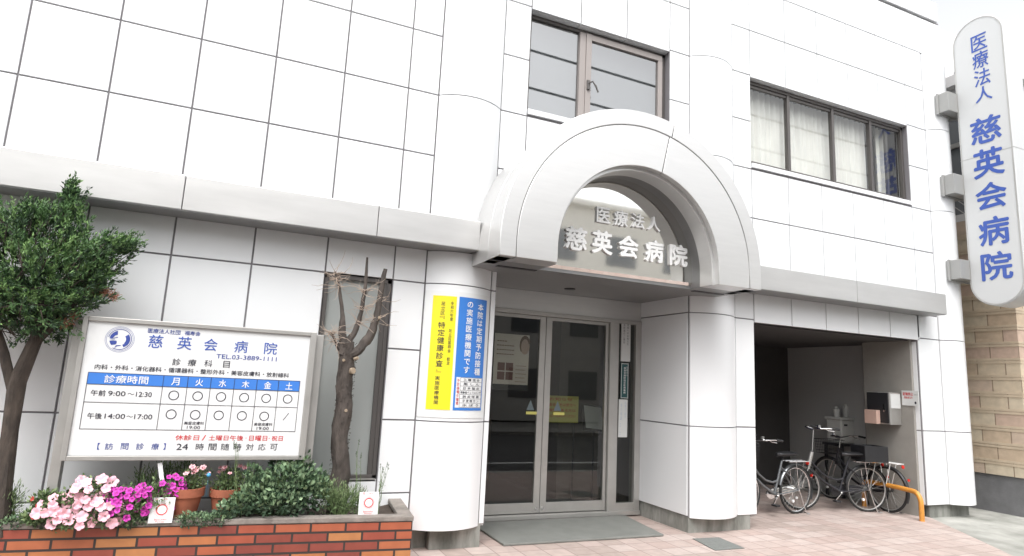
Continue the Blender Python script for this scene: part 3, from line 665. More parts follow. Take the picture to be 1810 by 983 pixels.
# emblem
mb = MB(); mb.mark(); ex, ez = -.865, 1.859
def ringp(r0, r1, a0=0, a1=360, d=.002, n=48):
    V = []
    for i in range(n + 1): a = R(a0 + (a1 - a0) * i / n); V += [f(ex + r0 * math.cos(a), ez + r0 * math.sin(a), d), f(ex + r1 * math.cos(a), ez + r1 * math.sin(a), d)]
    mb.add(V, [(2 * i, 2 * i + 2, 2 * i + 3, 2 * i + 1) for i in range(n)])
ringp(.100, .098); ringp(.091, .089); ringp(.081, .0765, -120, 170)
ringp(.070, .042, -40, 38); ringp(.067, .046, -62, -40); 
mb.prism([(ex + .070 * math.cos(R(a)), ez + .070 * math.sin(R(a))) for a in range(108, 176, 6)] + [(ex - .052, ez + .004), (ex - .035, ez + .028), (ex - .018, ez + .036)], f, .002, .001)
mb.prism([(ex + .070 * math.cos(R(a)), ez + .070 * math.sin(R(a))) for a in range(192, 226, 6)] + [(ex - .026, ez - .042), (ex - .017, ez - .030), (ex - .020, ez - .012), (ex - .042, ez - .010)], f, .002, .001)
mb.prism([(ex - .066, ez + .001), (ex - .068, ez - .001), (ex - .012, ez + .014), (ex - .018, ez + .018), (ex - .036, ez + .012)], f, .0022, .001)
mb.prism([(ex - .066, ez - .006), (ex - .032, ez + .002), (ex - .034, ez - .001)], f, .0022, .001)
mb.prism([(ex - .018, ez - .046), (ex + .014, ez - .044), (ex + .010, ez - .050), (ex - .012, ez - .054), (ex - .024, ez - .066), (ex - .030, ez - .066)], f, .002, .001)
mb.build_lines('emblem', M['navy'], SB)

# ================================================================ VEGETATION
def leafquad(q, p, d, up_, ln, wd, mi):
    """pointed leaf: 4 verts"""
    s = d.cross(up_)
    if s.length < .01: s = d.cross(Vector((1, .3, 0)))
    s.normalize(); nrm = s.cross(d) * (ln * .12)
    q.v += [tuple(p), tuple(p + d * ln * .5 + s * wd / 2 + nrm), tuple(p + d * ln), tuple(p + d * ln * .5 - s * wd / 2 + nrm)]
    n = len(q.v) - 4; q.f.append((n, n + 1, n + 2, n + 3)); q.mi.append(mi)
def rdir(r):
    z = r.uniform(-1, 1); a = r.uniform(0, 6.283); s = math.sqrt(1 - z * z); return Vector((s * math.cos(a), s * math.sin(a), z))
def wander(a, b_, n, amp, r):
    a = Vector(a); b_ = Vector(b_); P = [a]
    for i in range(1, n): P.append(a.lerp(b_, i / n) + Vector((r.uniform(-amp, amp), r.uniform(-amp, amp), r.uniform(-amp, amp) * .5)))
    return P + [b_]
def at(o, root): return attach(o, root)

# conifer at the left edge
r = random.Random(11)
CT = empty('conifer_tree', 'dense dark green conifer with a gnarled trunk left of the timetable sign', 'tree', (-1.44, -.42, .45))
q = MB()
tp = [(-1.44, -.42, .40), (-1.46, -.42, .75), (-1.49, -.40, 1.15), (-1.49, -.42, 1.5), (-1.42, -.43, 1.85), (-1.40, -.45, 2.2), (-1.37, -.46, 2.6)]
q.tube(tp, [.076, .058, .050, .053, .047, .03, .013], 14, jit=.2, rnd=r)
q.tube([(-1.49, -.4, 1.35), (-1.60, -.42, 1.7), (-1.72, -.45, 2.0), (-1.75, -.45, 2.3)], [.035, .034, .028, .015], 9, jit=.15, rnd=r)
q.tube([(-1.42, -.43, 1.8), (-1.25, -.46, 2.05), (-1.1, -.5, 2.3)], [.032, .022, .012], 8, jit=.15, rnd=r)
at(q.build('trunk', M['bark'], None, smooth=True, recalc=False), CT)
blobs = [(-1.40, -.45, 2.35, .36, .34), (-1.62, -.45, 2.30, .34, .36), (-1.36, -.47, 2.72, .15, .20), (-1.18, -.48, 2.45, .24, .20), (-1.0, -.5, 2.56, .15, .075), (-1.95, -.45, 2.35, .30, .34), (-1.75, -.44, 2.62, .24, .17), (-1.5, -.46, 2.08, .32, .20), (-1.22, -.48, 2.16, .18, .13), (-1.36, -.5, 2.9, .05, .08), (-1.55, -.45, 2.72, .16, .1), (-1.38, -.47, 1.98, .22, .14), (-1.62, -.45, 2.02, .26, .20), (-1.80, -.44, 2.1, .26, .24), (-1.14, -.5, 2.32, .16, .12)]
q = MB(); qb = MB(); cen = Vector((-1.5, -.44, 2.25))
for bx, by, bz, rx, rz_ in blobs:
    nb = int(50 + 1900 * rx * rz_ * (1 if rx > .1 else 2))
    for k in range(nb):
        dv = rdir(r); rr = r.uniform(.45, 1.08) if r.random() < .85 else r.uniform(.2, .6)
        p = Vector((bx + dv.x * rx * rr, by + dv.y * rx * .85 * rr, bz + dv.z * rz_ * rr))
        ax = (p - cen) * .8 + Vector((0, 0, .25)) + rdir(r) * .22; ax.normalize()
        ln = r.uniform(.05, .17); shade = r.random()
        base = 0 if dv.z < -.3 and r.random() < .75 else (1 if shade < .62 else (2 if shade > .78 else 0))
        if r.random() < .25: qb.tube([tuple(p - ax * ln * .9), tuple(p + ax * ln * .3)], [.005, .002], 4)
        for j in range(19):
            t = r.random(); d = (ax + rdir(r) * .75).normalized(); pp_ = p + ax * ln * t + rdir(r) * .014 * (1.3 - t)
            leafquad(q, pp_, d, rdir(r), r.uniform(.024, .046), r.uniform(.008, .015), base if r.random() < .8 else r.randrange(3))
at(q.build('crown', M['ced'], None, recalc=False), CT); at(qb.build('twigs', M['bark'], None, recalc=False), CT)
for c0 in ((-1.02, -.5, 2.22), (-.96, -.5, 2.20), (-1.24, -.5, 1.96), (-1.10, -.5, 2.24), (-1.20, -.5, 2.02)):
    q = MB()
    for j in range(220):
        p = Vector(c0) + rdir(r) * r.uniform(0, .05); leafquad(q, p, (Vector((.5, -.1, -.2)) + rdir(r)).normalized(), rdir(r), r.uniform(.015, .035), .007, r.randrange(2))
    at(q.build('withered_tip', M['cedred'], None, recalc=False), CT)

# pruned bare tree
r = random.Random(5)
PT = empty('pruned_tree', 'bare pruned tree stump with three upright cut limbs before the narrow window', 'tree', (.95, -.3, .45))
def limb(P, rad_, n=10, jit=.18):
    q.tube(P, rad_, n, jit=jit, rnd=r)
q = MB()
def sm(pts, rs, k=4):
    """subdivide a polyline and its radii, with a little wander"""
    P = []; Q = []
    for i in range(len(pts) - 1):
        for j in range(k):
            t = j / k; a = Vector(pts[i]).lerp(Vector(pts[i + 1]), t); P.append(a + Vector((r.uniform(-1, 1), r.uniform(-1, 1), 0)) * rs[i] * .12); Q.append(rs[i] * (1 - t) + rs[i + 1] * t)
    P.append(Vector(pts[-1])); Q.append(rs[-1]); return P, Q
P, Q = sm([(.955, -.3, .42), (.955, -.3, .78), (.93, -.3, 1.1), (.935, -.3, 1.5), (.925, -.3, 1.78), (.91, -.3, 1.97)], [.088, .078, .073, .070, .068, .062]); limb(P, Q, 14, .2)
P, Q = sm([(.90, -.3, 1.86), (.862, -.3, 2.05), (.845, -.3, 2.25), (.79, -.3, 2.50), (.745, -.3, 2.62)], [.055, .036, .019, .013, .007]); limb(P, Q)
P, Q = sm([(.90, -.3, 1.90), (.985, -.31, 2.10), (1.02, -.31, 2.25), (1.035, -.31, 2.5), (1.028, -.31, 2.79)], [.042, .025, .021, .017, .011]); limb(P, Q)
P, Q = sm([(.92, -.3, 1.82), (1.02, -.32, 1.90), (1.115, -.32, 2.03), (1.165, -.31, 2.20), (1.185, -.3, 2.42), (1.215, -.3, 2.70)], [.054, .046, .040, .034, .027, .020]); limb(P, Q)
P, Q = sm([(.88, -.3, 1.86), (.80, -.33, 1.98), (.755, -.34, 2.05)], [.03, .012, .006], 3); limb(P, Q)
at(q.build('trunk', M['palebark'], None, smooth=True, recalc=False), PT)
q = MB()
for c0, nrm, rr in (((.985, -.375, 1.71), (.5, -.8, .1), .04), ((1.02, -.36, 1.83), (.8, -.6, .3), .022), ((1.188, -.345, 2.22), (.1, -1, .1), .022), ((1.216, -.3, 2.702), (.1, -.1, 1), .026), ((.95, -.38, 1.35), (.1, -1, 0), .02), ((.885, -.37, 1.80), (-.5, -.8, 0), .018)):
    nn = Vector(nrm).normalized(); a = Vector(c0); a = a - nn * .012; q.tube([a - nn * .03, a + nn * .010], [rr * .75, rr * .7], 12)
at(q.build('cut_end', M['cut'], None, recalc=False), PT)
q = MB()
for k in range(190):
    a = r.choice([Vector((.78, -.3, 2.5)), Vector((.76, -.3, 2.58)), Vector((1.03, -.31, 2.45)), Vector((1.03, -.31, 2.3)), Vector((1.19, -.3, 2.4)), Vector((1.17, -.3, 2.2)), Vector((.76, -.34, 2.04)), Vector((.8, -.33, 1.98)), Vector((1.0, -.31, 2.15))]) + rdir(r) * .03
    d = rdir(r); d.z = d.z * .5 + .05; d.y *= .6; L0 = r.uniform(.06, .26)
    P = [a]
    for j in range(4): d = (d + rdir(r) * .45).normalized(); P.append(P[-1] + d * L0 / 4)
    q.tube(P, [.003, .0026, .0022, .0017, .001], 4)
at(q.build('dry_twigs', M['twig'], None, recalc=False), PT)
q = MB()
for k in range(700):
    z = r.uniform(.8, 1.98); a = r.uniform(0, 6.28); p = Vector((.937 + .068 * math.cos(a), -.3 + .068 * math.sin(a), z)); d = Vector((math.cos(a), math.sin(a), r.uniform(-.8, .8))).normalized()
    leafquad(q, p, d, rdir(r), r.uniform(.010, .022), .009, 0)
at(q.build('bark_flakes', M['palebark'], None, recalc=False), PT)

# leafy shrubs
def stuffleaves(q, c, rx, ry, rz_, n, ln, wd, r, upb=.5, mis=3, shell=.55):
    c = Vector(c)
    for k in range(n):
        d = rdir(r); t = r.uniform(shell, 1.0) * (1 + .30 * math.sin(d.x * 7 + c.x * 9) * math.cos(d.z * 6 + d.y * 5))
        p = c + Vector((d.x * rx * t, d.y * ry * t, d.z * rz_ * t)); dd = (d * .7 + Vector((0, 0, upb)) + rdir(r) * .6).normalized()
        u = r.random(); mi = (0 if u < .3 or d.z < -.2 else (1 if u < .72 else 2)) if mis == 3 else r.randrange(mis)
        leafquad(q, p, dd, rdir(r), r.uniform(.7, 1.25) * ln, r.uniform(.8, 1.2) * wd, mi)
def shrub(name, label, cat, loc, bl, n, ln, wd, ms, seed, stems=10, upb=.5, shell=.5):
    r = random.Random(seed); root = empty(name, label, cat, loc); q = MB()
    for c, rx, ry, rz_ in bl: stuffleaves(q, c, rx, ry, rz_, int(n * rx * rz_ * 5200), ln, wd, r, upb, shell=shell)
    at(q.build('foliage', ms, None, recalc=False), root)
    q = MB()
    for k in range(stems):
        c, rx, ry, rz_ = r.choice(bl); e = Vector(c) + Vector((r.uniform(-.7, .7) * rx, r.uniform(-.7, .7) * ry, r.uniform(.2, .95) * rz_))
        q.tube(wander((loc[0] + r.uniform(-.05, .05), loc[1] + r.uniform(-.03, .03), .45), e, 4, .012, r), [.005, .004, .004, .003, .002], 5)
    at(q.build('stems', M['stem'], None, recalc=False), root); return root
shrub('green_shrub', 'rounded leafy green shrub right of the two flower pots', 'shrub', (.45, -.48, .45),
      [((.30, -.52, .66), .19, .15, .14), ((.50, -.50, .74), .22, .16, .17), ((.66, -.50, .66), .18, .15, .16), ((.16, -.56, .60), .14, .10, .09), ((.44, -.58, .60), .20, .12, .11), ((.56, -.46, .84), .13, .10, .08), ((.28, -.5, .76), .10, .1, .08), ((.72, -.48, .74), .11, .1, .1), ((.40, -.46, .90), .05, .05, .07), ((.62, -.48, .90), .05, .05, .08), ((.22, -.5, .83), .05, .05, .07), ((.05, -.6, .57), .07, .06, .06)],
      3.6, .048, .030, M['mint'], 3, 30)
shrub('feathery_herb', 'feathery light green herb between the leafy shrub and the right card', 'plant', (.95, -.5, .45),
      [((.88, -.52, .62), .13, .12, .15), ((1.02, -.52, .60), .12, .10, .14), ((1.12, -.48, .58), .09, .09, .12), ((.80, -.5, .66), .09, .1, .15)], 9, .038, .005, M['herb'], 8, 26, upb=1.1, shell=.2)
shrub('feathery_herb', 'small feathery herb at the far left end of the planter', 'plant', (-1.40, -.38, .45), [((-1.42, -.40, .62), .10, .08, .16), ((-1.55, -.4, .6), .12, .08, .15)], 9, .035, .006, M['herb'], 9, 20, upb=1.1, shell=.2)
shrub('low_groundcover', 'low dark leafy plant in front of the flower pots', 'plant', (-.1, -.6, .45), [((-.17, -.60, .50), .13, .05, .05), ((.0, -.61, .50), .12, .05, .05), ((-.62, -.57, .49), .14, .05, .045), ((-1.1, -.50, .50), .16, .06, .05), ((-1.35, -.47, .5), .12, .05, .045)], 16, .024, .014, M['mint'], 12, 6)
shrub('feathery_herb', 'feathery light green herb rising behind the larger pot', 'plant', (-.38, -.30, .45), [((-.42, -.30, .80), .11, .08, .14), ((-.30, -.28, .84), .09, .07, .12), ((-.58, -.30, .74), .12, .07, .13)], 5, .034, .006, M['herb'], 61, 24, upb=1.0, shell=.2)
def wand(name, label, x, y, n, h, seed, m=None, head=True, spread=.08):
    r = random.Random(seed); root = empty(name, label, 'plant', (x, y, .45)); q = MB(); ql = MB()
    for k in range(n):
        e = Vector((x + r.uniform(-spread, spread), y + r.uniform(-.04, .04), .45 + h * r.uniform(.75, 1.05)))
        P = wander((x + r.uniform(-.03, .03), y, .45), e, 6, .010, r); q.tube(P, [.003, .003, .0025, .0025, .002, .0015, .001], 4)
        for j in range(24):
            t = r.uniform(0, .75); p = Vector(P[0]).lerp(e, t); leafquad(ql, p, (rdir(r) + Vector((0, 0, .5))).normalized(), rdir(r), .025, .004, r.randrange(3))
        if head:
            for j in range(26): leafquad(ql, e - Vector((0, 0, r.uniform(0, .05))), (rdir(r) * .7 + Vector((0, 0, .5))).normalized(), rdir(r), .010, .005, 2)
    at(q.build('stems', m or M['stem'], None, recalc=False), root); at(ql.build('leaves', M['herb'], None, recalc=False), root)
wand('tall_weed', 'thin grassy stalks rising in front of the sign left of the first pot', -.50, -.56, 6, .42, 21, spread=.10)
wand('tall_weed', 'thin grassy stalks rising between the pots and the leafy shrub', .13, -.56, 5, .62, 22, spread=.10)
wand('lavender', 'thin lavender stalks at the right end of the planter by the card', 1.27, -.50, 6, .45, 23, spread=.09)
wand('yellow_flower_weed', 'slender stalk with yellow buds beside the pruned trunk', 1.10, -.42, 3, .66, 24, spread=.04)

def blossom_mesh(name, rad_, m, petals=5, depth=.5, ruffle=.12):
    q = MB(); n = petals * 6; V = [(0, 0, -rad_ * depth)]; rings = ((.22, -.32), (.6, -.06), (1.0, .0))
    for k, (a, z) in enumerate(rings):
        for i in range(n):
            t = 2 * math.pi * i / n; lobe = 1 - .20 * abs(math.sin(t * petals / 2 + math.pi / 2)) ** 6 * (k / 2)
            V.append((a * rad_ * lobe * math.cos(t), a * rad_ * lobe * math.sin(t), z * rad_ + ruffle * rad_ * math.sin(t * petals) * (k / 2)))
    F = [(0, 1 + i, 1 + (i + 1) % n) for i in range(n)]
    for k in range(2):
        for i in range(n): F.append((1 + k * n + i, 1 + (k + 1) * n + i, 1 + (k + 1) * n + (i + 1) % n, 1 + k * n + (i + 1) % n))
    q.add(V, F); return q.build(name, m, None, smooth=True, recalc=False)
def scatter_blossoms(root, proto, pts, r):
    for i, (p, d) in enumerate(pts):
        o = proto if i == 0 else proto.copy()
        if i: COL.objects.link(o)
        o.parent = root; o.location = Vector(p) - root.location; s = r.uniform(.78, 1.15); o.scale = (s, s, s * r.uniform(.7, 1.2))
        e = Vector(d).to_track_quat('Z', 'Y').to_euler(); e.rotate_axis('Z', r.uniform(0, 6)); o.rotation_euler = e
def petunia(name, label, loc, bl, nfl, rad_, m, seed, fol=(9, .03, .018)):
    r = random.Random(seed); root = shrub(name, label, 'flowers', loc, bl, fol[0], fol[1], fol[2], M['herb'] if seed % 2 else M['mint'], seed + 40, 12)
    pts = []; tries = 0
    while len(pts) < nfl and tries < 20000:
        tries += 1; c, rx, ry, rz_ = r.choice(bl); d = rdir(r)
        if d.y > .15 or (d.z < -.65): continue
        p = Vector((c[0] + d.x * rx * 1.08, c[1] + d.y * ry * 1.15 - .01, c[2] + d.z * rz_ * 1.1))
        if p.z < .50 or (p.x > -.485 and p.y < -.585): continue
        if any((p - k[0]).length < rad_ * 1.25 for k in pts): continue
        pts.append((p, (d * .6 + Vector((-.05, -1.0, .35)) + rdir(r) * .35).normalized()))
    scatter_blossoms(root, blossom_mesh('blossom', rad_, m), pts, r); return root
petunia('petunia_plant', 'trailing petunia with large pale pink blossoms at the left of the planter', (-.95, -.50, .45),
        [((-1.03, -.575, .60), .16, .09, .12), ((-.88, -.56, .70), .16, .10, .12), ((-.80, -.60, .58), .13, .08, .11), ((-.96, -.62, .53), .12, .06, .06)], 40, .040, M['pinkpetal'], 31, (5, .03, .02))
petunia('petunia_plant', 'petunia with magenta blossoms between the pale petunia and the left card', (-.5, -.50, .45),
        [((-.64, -.60, .63), .14, .08, .12), ((-.47, -.54, .66), .16, .08, .11), ((-.36, -.50, .72), .08, .05, .09), ((-.72, -.58, .68), .08, .06, .07)], 72, .025, M['magpetal'], 33, (6, .03, .02))
petunia('red_flower_plant', 'small plant with a few red flowers left of the pale petunia', (-1.17, -.46, .45), [((-1.17, -.48, .64), .09, .06, .08), ((-1.22, -.50, .54), .08, .05, .06)], 7, .016, M['redpetal'], 35, (12, .035, .018))
# terracotta pots
def pot(x, y, rr, h, label):
    root = empty('flower_pot', label, 'flower pot', (x, y, .45), group='terracotta pots in the planter')
    q = MB(); q.lathe([(rr * .62, 0), (rr * .9, h * .76), (rr, h * .76), (rr * 1.02, h), (rr * .92, h), (rr * .86, h * .8), (.01, h * .8)], (x, y, .45), 32)
    at(q.build('pot', M['terracotta'], None, smooth=True, recalc=False), root)
    q = MB(); q.lathe([(rr * .88, 0), (rr * .88, .01)], (x, y, .45 + h * .88), 24); at(q.build('soil', M['soil'], None), root)
pot(-.265, -.44, .138, .27, 'larger terracotta pot behind the left white card'); pot(.035, -.40, .125, .25, 'terracotta pot half hidden behind the leafy shrub')
def rose(x, y, z, seed, label, n, dx=0):
    r = random.Random(seed)
    root = shrub('potted_flowers', label, 'flowers', (x, y, z), [((x + dx, y, z + .10), .11, .09, .09), ((x - dx * .4, y, z + .05), .13, .09, .05)], 9, .026, .012, M['herb'], seed, 10)
    pts = [(Vector((x + dx + r.uniform(-.10, .10), y - r.uniform(0, .09), z + r.uniform(.14, .21))), (Vector((0, -.6, .9)) + rdir(r) * .3).normalized()) for k in range(n)]
    scatter_blossoms(root, blossom_mesh('blossom', .022, M['rosepetal'], 6, .3, .2), pts, r)
rose(-.265, -.44, .69, 51, 'small pale pink roses growing in the larger terracotta pot', 10, .05); rose(.035, -.40, .68, 52, 'pale pink flowers growing in the half hidden terracotta pot', 9, .03)
# cards and stick
def card(x, y, z0, lean, label, w_=.165, h=.185, rz=0):
    root = empty('info_card', label, 'card', (x, y, z0), rz, group='small white cards on the planter rim'); root.rotation_euler = (R(-lean), 0, rz)
    q = MB(); q.box(-w_ / 2, w_ / 2, 0, .006, 0, h); q.build('card', M['signface'], root)
    fn = lambda u, v, d: (u, -d, v); mb = MB(); c = (0, h * .52)
    for r0, r1 in ((.040, .032), (.046, .045)):
        V = []
        for i in range(33): a = 2 * math.pi * i / 32; V += [fn(c[0] + r0 * math.cos(a), c[1] + r0 * math.sin(a), .001), fn(c[0] + r1 * math.cos(a), c[1] + r1 * math.sin(a), .001)]
        mb.add(V, [(2 * i, 2 * i + 2, 2 * i + 3, 2 * i + 1) for i in range(32)])
    for i in range(28):
        a = 2 * math.pi * i / 28; mb.add([fn(c[0] + .050 * math.cos(a + k), c[1] + .050 * math.sin(a + k), .001) for k in (-.03, .03)] + [fn(c[0] + .058 * math.cos(a), c[1] + .058 * math.sin(a), .001)], [(0, 1, 2)])
    text_into(mb, '花', -.055, -.035, h * .93, .018, fn, .001); text_into(mb, 'まち', .0, .03, h * .93, .013, fn, .001)
    text_into(mb, 'Beautiful', -.042, .042, h * .14, .014, fn, .001); text_into(mb, 'Partner', -.033, .033, h * .055, .012, fn, .001)
    mb.build('red_print', M['red'], root, recalc=False)
card(-.405, -.615, .487, 8, 'white card with red ring print leaning by the magenta petunia', rz=R(-4)); card(1.165, -.665, .500, 3, 'white card with red ring print at the right end of the rim', rz=R(-4))
q = MB(); q.box(-.016, .016, -.003, .003, -.30, .13); o = q.build('plant_label_stick', M['signface']); o.location = (-.440, -.50, .79); o.rotation_euler = (R(-6), R(-14), 0); tag(o, 'tilted white plastic plant marker beside the larger pot', 'plant marker')
q = MB(); q.lathe([(.0008, -.16), (.0008, 0), (.010, .0), (.017, .012), (.012, .026), (.004, .032)], (0, 0, 0), 14); o = q.build('blue_ornament', M['bluepot'], None, smooth=True); o.location = (-.11, -.53, .81); tag(o, 'tiny blue ornament on a pick between the two pots', 'ornament')

# ================================================================ ENTRANCE THINGS
q = MB(); q.prism([(2.72, -.05), (4.73, -.065), (4.87, .935), (2.72, .92)], lambda u, v, d: (u, v, d), .004, .026); tag(q.build('door_mat', M['mat'], None, bevel=.005), 'large grey rubber mat in front of the glass doors', 'mat')
q = MB(); q.prism([(4.90, -.72), (5.31, -.727), (5.37, -.26), (5.0, -.238)], lambda u, v, d: (u, v, d), .003, .008); tag(q.build('drain_cover', M['cover'], None, bevel=.002), 'grey iron utility cover set in the pink paving', 'cover')
PO = empty('door_poster', 'pale portrait poster on the left glass door leaf', 'poster', (3.19, YD, 1.57))
f = XZ(YD + .052)
def pobox(root, name, m, a, c, z0, z1, d, th=.002):
    q = MB(); q.box(a, c, YD + .052 - d - th, YD + .052 - d, z0, z1); return at(q.build(name, m, None), root)
pobox(PO, 'sheet', M['posterpink'], 2.945, 3.43, 1.575, 2.28, .002)
pobox(PO, 'dark_footer', M['black'], 2.945, 3.43, 1.575, 1.645, .0045)
for a in (3.0, 3.115):
    for z in (1.70, 1.815): pobox(PO, 'swatch', M['brownprint'], a, a + .10, z, z + .10, .0045)
mb = MB(); mb.prism([(3.37 + .065 * math.cos(R(a)), 2.14 + .11 * math.sin(R(a))) for a in range(0, 360, 20)], f, .0045, .004); at(mb.build('portrait', M['skin'], None), PO)
mb = MB(); mb.prism([(3.37 + .078 * math.cos(R(a)), 2.15 + .125 * math.sin(R(a))) for a in range(20, 221, 20)] + [(3.37 + .055 * math.cos(R(a)), 2.13 + .10 * math.sin(R(a))) for a in range(220, 19, -20)], f, .0055, .005); at(mb.build('portrait_hair', M['wood'], None), PO)
mb = MB()
for i, (a, c) in enumerate(((2.98, 3.12), (2.98, 3.25), (2.98, 3.22), (2.98, 3.28))):
    for k in range(7): 
        if a + k * .035 < c: mb.box(a + k * .035, a + k * .035 + .026, YD + .0455, YD + .0475, 2.18 - i * .055, 2.192 - i * .055)
for k in range(5): mb.box(3.25 + .0, 3.40 - .02 * (k % 2), YD + .0455, YD + .0475, 1.68 + k * .05, 1.685 + k * .05)
at(mb.build('print', M['brownprint'], None), PO)
for x, side in ((3.485, 'left'), (3.876, 'right')):
    root = empty('door_sticker', f'blue triangle and yellow strip sticker on the {side} glass door leaf', 'sticker', (x, YD + .016, 1.3), group='door stickers')
    mb = MB(); mb.prism([(x - .055, 1.335), (x + .055, 1.335), (x, 1.46)], f, .002, .001); at(mb.build('triangle', M['paleblue'], None), root)
    mb = MB(); mb.box(x - .075, x + .085, YD + .014, YD + .0165, 1.282, 1.318); at(mb.build('strip', M['ylw2'], None), root)
    at(text_obj('lettering', '自動ドア', x - .055, x + .065, 1.300, .024, f, M['ink'], None, .005, d=.005), root)
PLT = [('white plate with grey vertical print, topmost on the narrow side glass', 2.03, 2.62, M['paper'], M['ink']), ('dark teal vertical name plate, middle one on the narrow side glass', 1.53, 2.005, M['teal'], M['white']), ('white plate with faint blue print, lowest on the narrow side glass', 1.015, 1.515, M['paper'], M['paleblue'])]
for k, (lb, za, zb, pm, tm) in enumerate(PLT):
    root = empty('name_plate', lb, 'sign', (4.88, YD - .005, za), group='plates on the side glass'); xa_, xb_ = ((4.805, 4.955), (4.81, 4.93), (4.785, 4.925))[k]
    q = MB(); q.box(xa_, xb_, YD - .004, YD + .010, za, zb); at(q.build('plate', pm, None), root)
    if k == 1: q = MB(); fr_ = [(xa_ + .004, xb_ - .004, za + .004, za + .010), (xa_ + .004, xb_ - .004, zb - .010, zb - .004), (xa_ + .004, xa_ + .010, za, zb), (xb_ - .010, xb_ - .004, za, zb)]; [q.box(a, c, YD - .0055, YD - .0045, z0, z1) for a, c, z0, z1 in fr_]; at(q.build('border', M['white'], None), root)
    mb = MB(); f2 = XZ(YD - .004); xm = (xa_ + xb_) / 2
    if k == 0: vtext(mb, '患者様へのお知らせ', xm + .03, zb - .03, za + .22, .03, f2, .0015); vtext(mb, '面会時間のご案内', xm - .03, zb - .03, za + .24, .03, f2, .0015)
    if k == 1: vtext(mb, '慈英会病院指定医療機関', xm, zb - .05, za + .06, .034, f2, .0015, .006); vtext(mb, '医療法人', xm + .035, zb - .04, za + .30, .018, f2, .0015)
    if k == 2: vtext(mb, '診療のご案内', xm + .035, zb - .03, za + .25, .026, f2, .0015); vtext(mb, '受付時間', xm - .03, zb - .05, za + .22, .026, f2, .0015); [mb.box(xa_ + .02, xa_ + .032, YD - .0055, YD - .0045, za + zz, za + zz + .012) for zz in (.03, .06, .14, .17, .23)]
    at(mb.build('lettering', tm, None, recalc=False), root)
YN = empty('yellow_notice', 'yellow notice sheet standing behind the right glass door', 'notice', (4.2, 1.45, .06))
q = MB(); q.box(3.90, 4.42, 1.45, 1.47, 1.16, 1.52); at(q.build('sheet', M['ylw2'], None), YN)
mb = MB()
for i, s in enumerate(('お知らせ', '面会の方は受付へ', '発熱のある方は', '入口でお声かけください')): text_into(mb, s, 3.96, 3.96 + .09 * min(len(s), 4.6), 1.475 - i * .075, .042, XZ(1.448), .001)
at(mb.build('lettering', M['red'], None, recalc=False), YN)
q = MB(); [q.tube([(x, 1.48, .06), (x, 1.48, 1.2)], .012, 8) for x in (3.95, 4.37)]; q.tube([(3.85, 1.38, .07), (3.85, 1.58, .07)], .012); q.tube([(3.9, 1.48, .07), (4.42, 1.48, .07)], .012); at(q.build('stand', M['black'], None), YN)
NS = empty('notice_stand', 'black lectern stand holding a white leaflet inside the right door', 'stand', (4.66, 1.5, .06))
NS.location = (4.66, 1.55, .06)
q = MB(); q.T = Matrix.Translation((4.70, 1.5, 1.23)) @ Matrix.Rotation(R(-24), 4, 'X') @ Matrix.Rotation(R(6), 4, 'Y'); q.box(-.18, .18, 0, .02, -.2, .2); at(q.build('board', M['black'], None), NS)
q = MB(); q.T = Matrix.Translation((4.70, 1.5, 1.23)) @ Matrix.Rotation(R(-24), 4, 'X') @ Matrix.Rotation(R(6), 4, 'Y'); q.box(-.14, .14, -.004, -.001, -.16, .17); at(q.build('leaflet', M['paper'], None), NS)
q = MB(); q.tube([(4.74, 1.56, .06), (4.74, 1.56, 1.2)], .015, 8); q.box(4.6, 4.88, 1.45, 1.67, .06, .08); at(q.build('post', M['black'], None), NS)

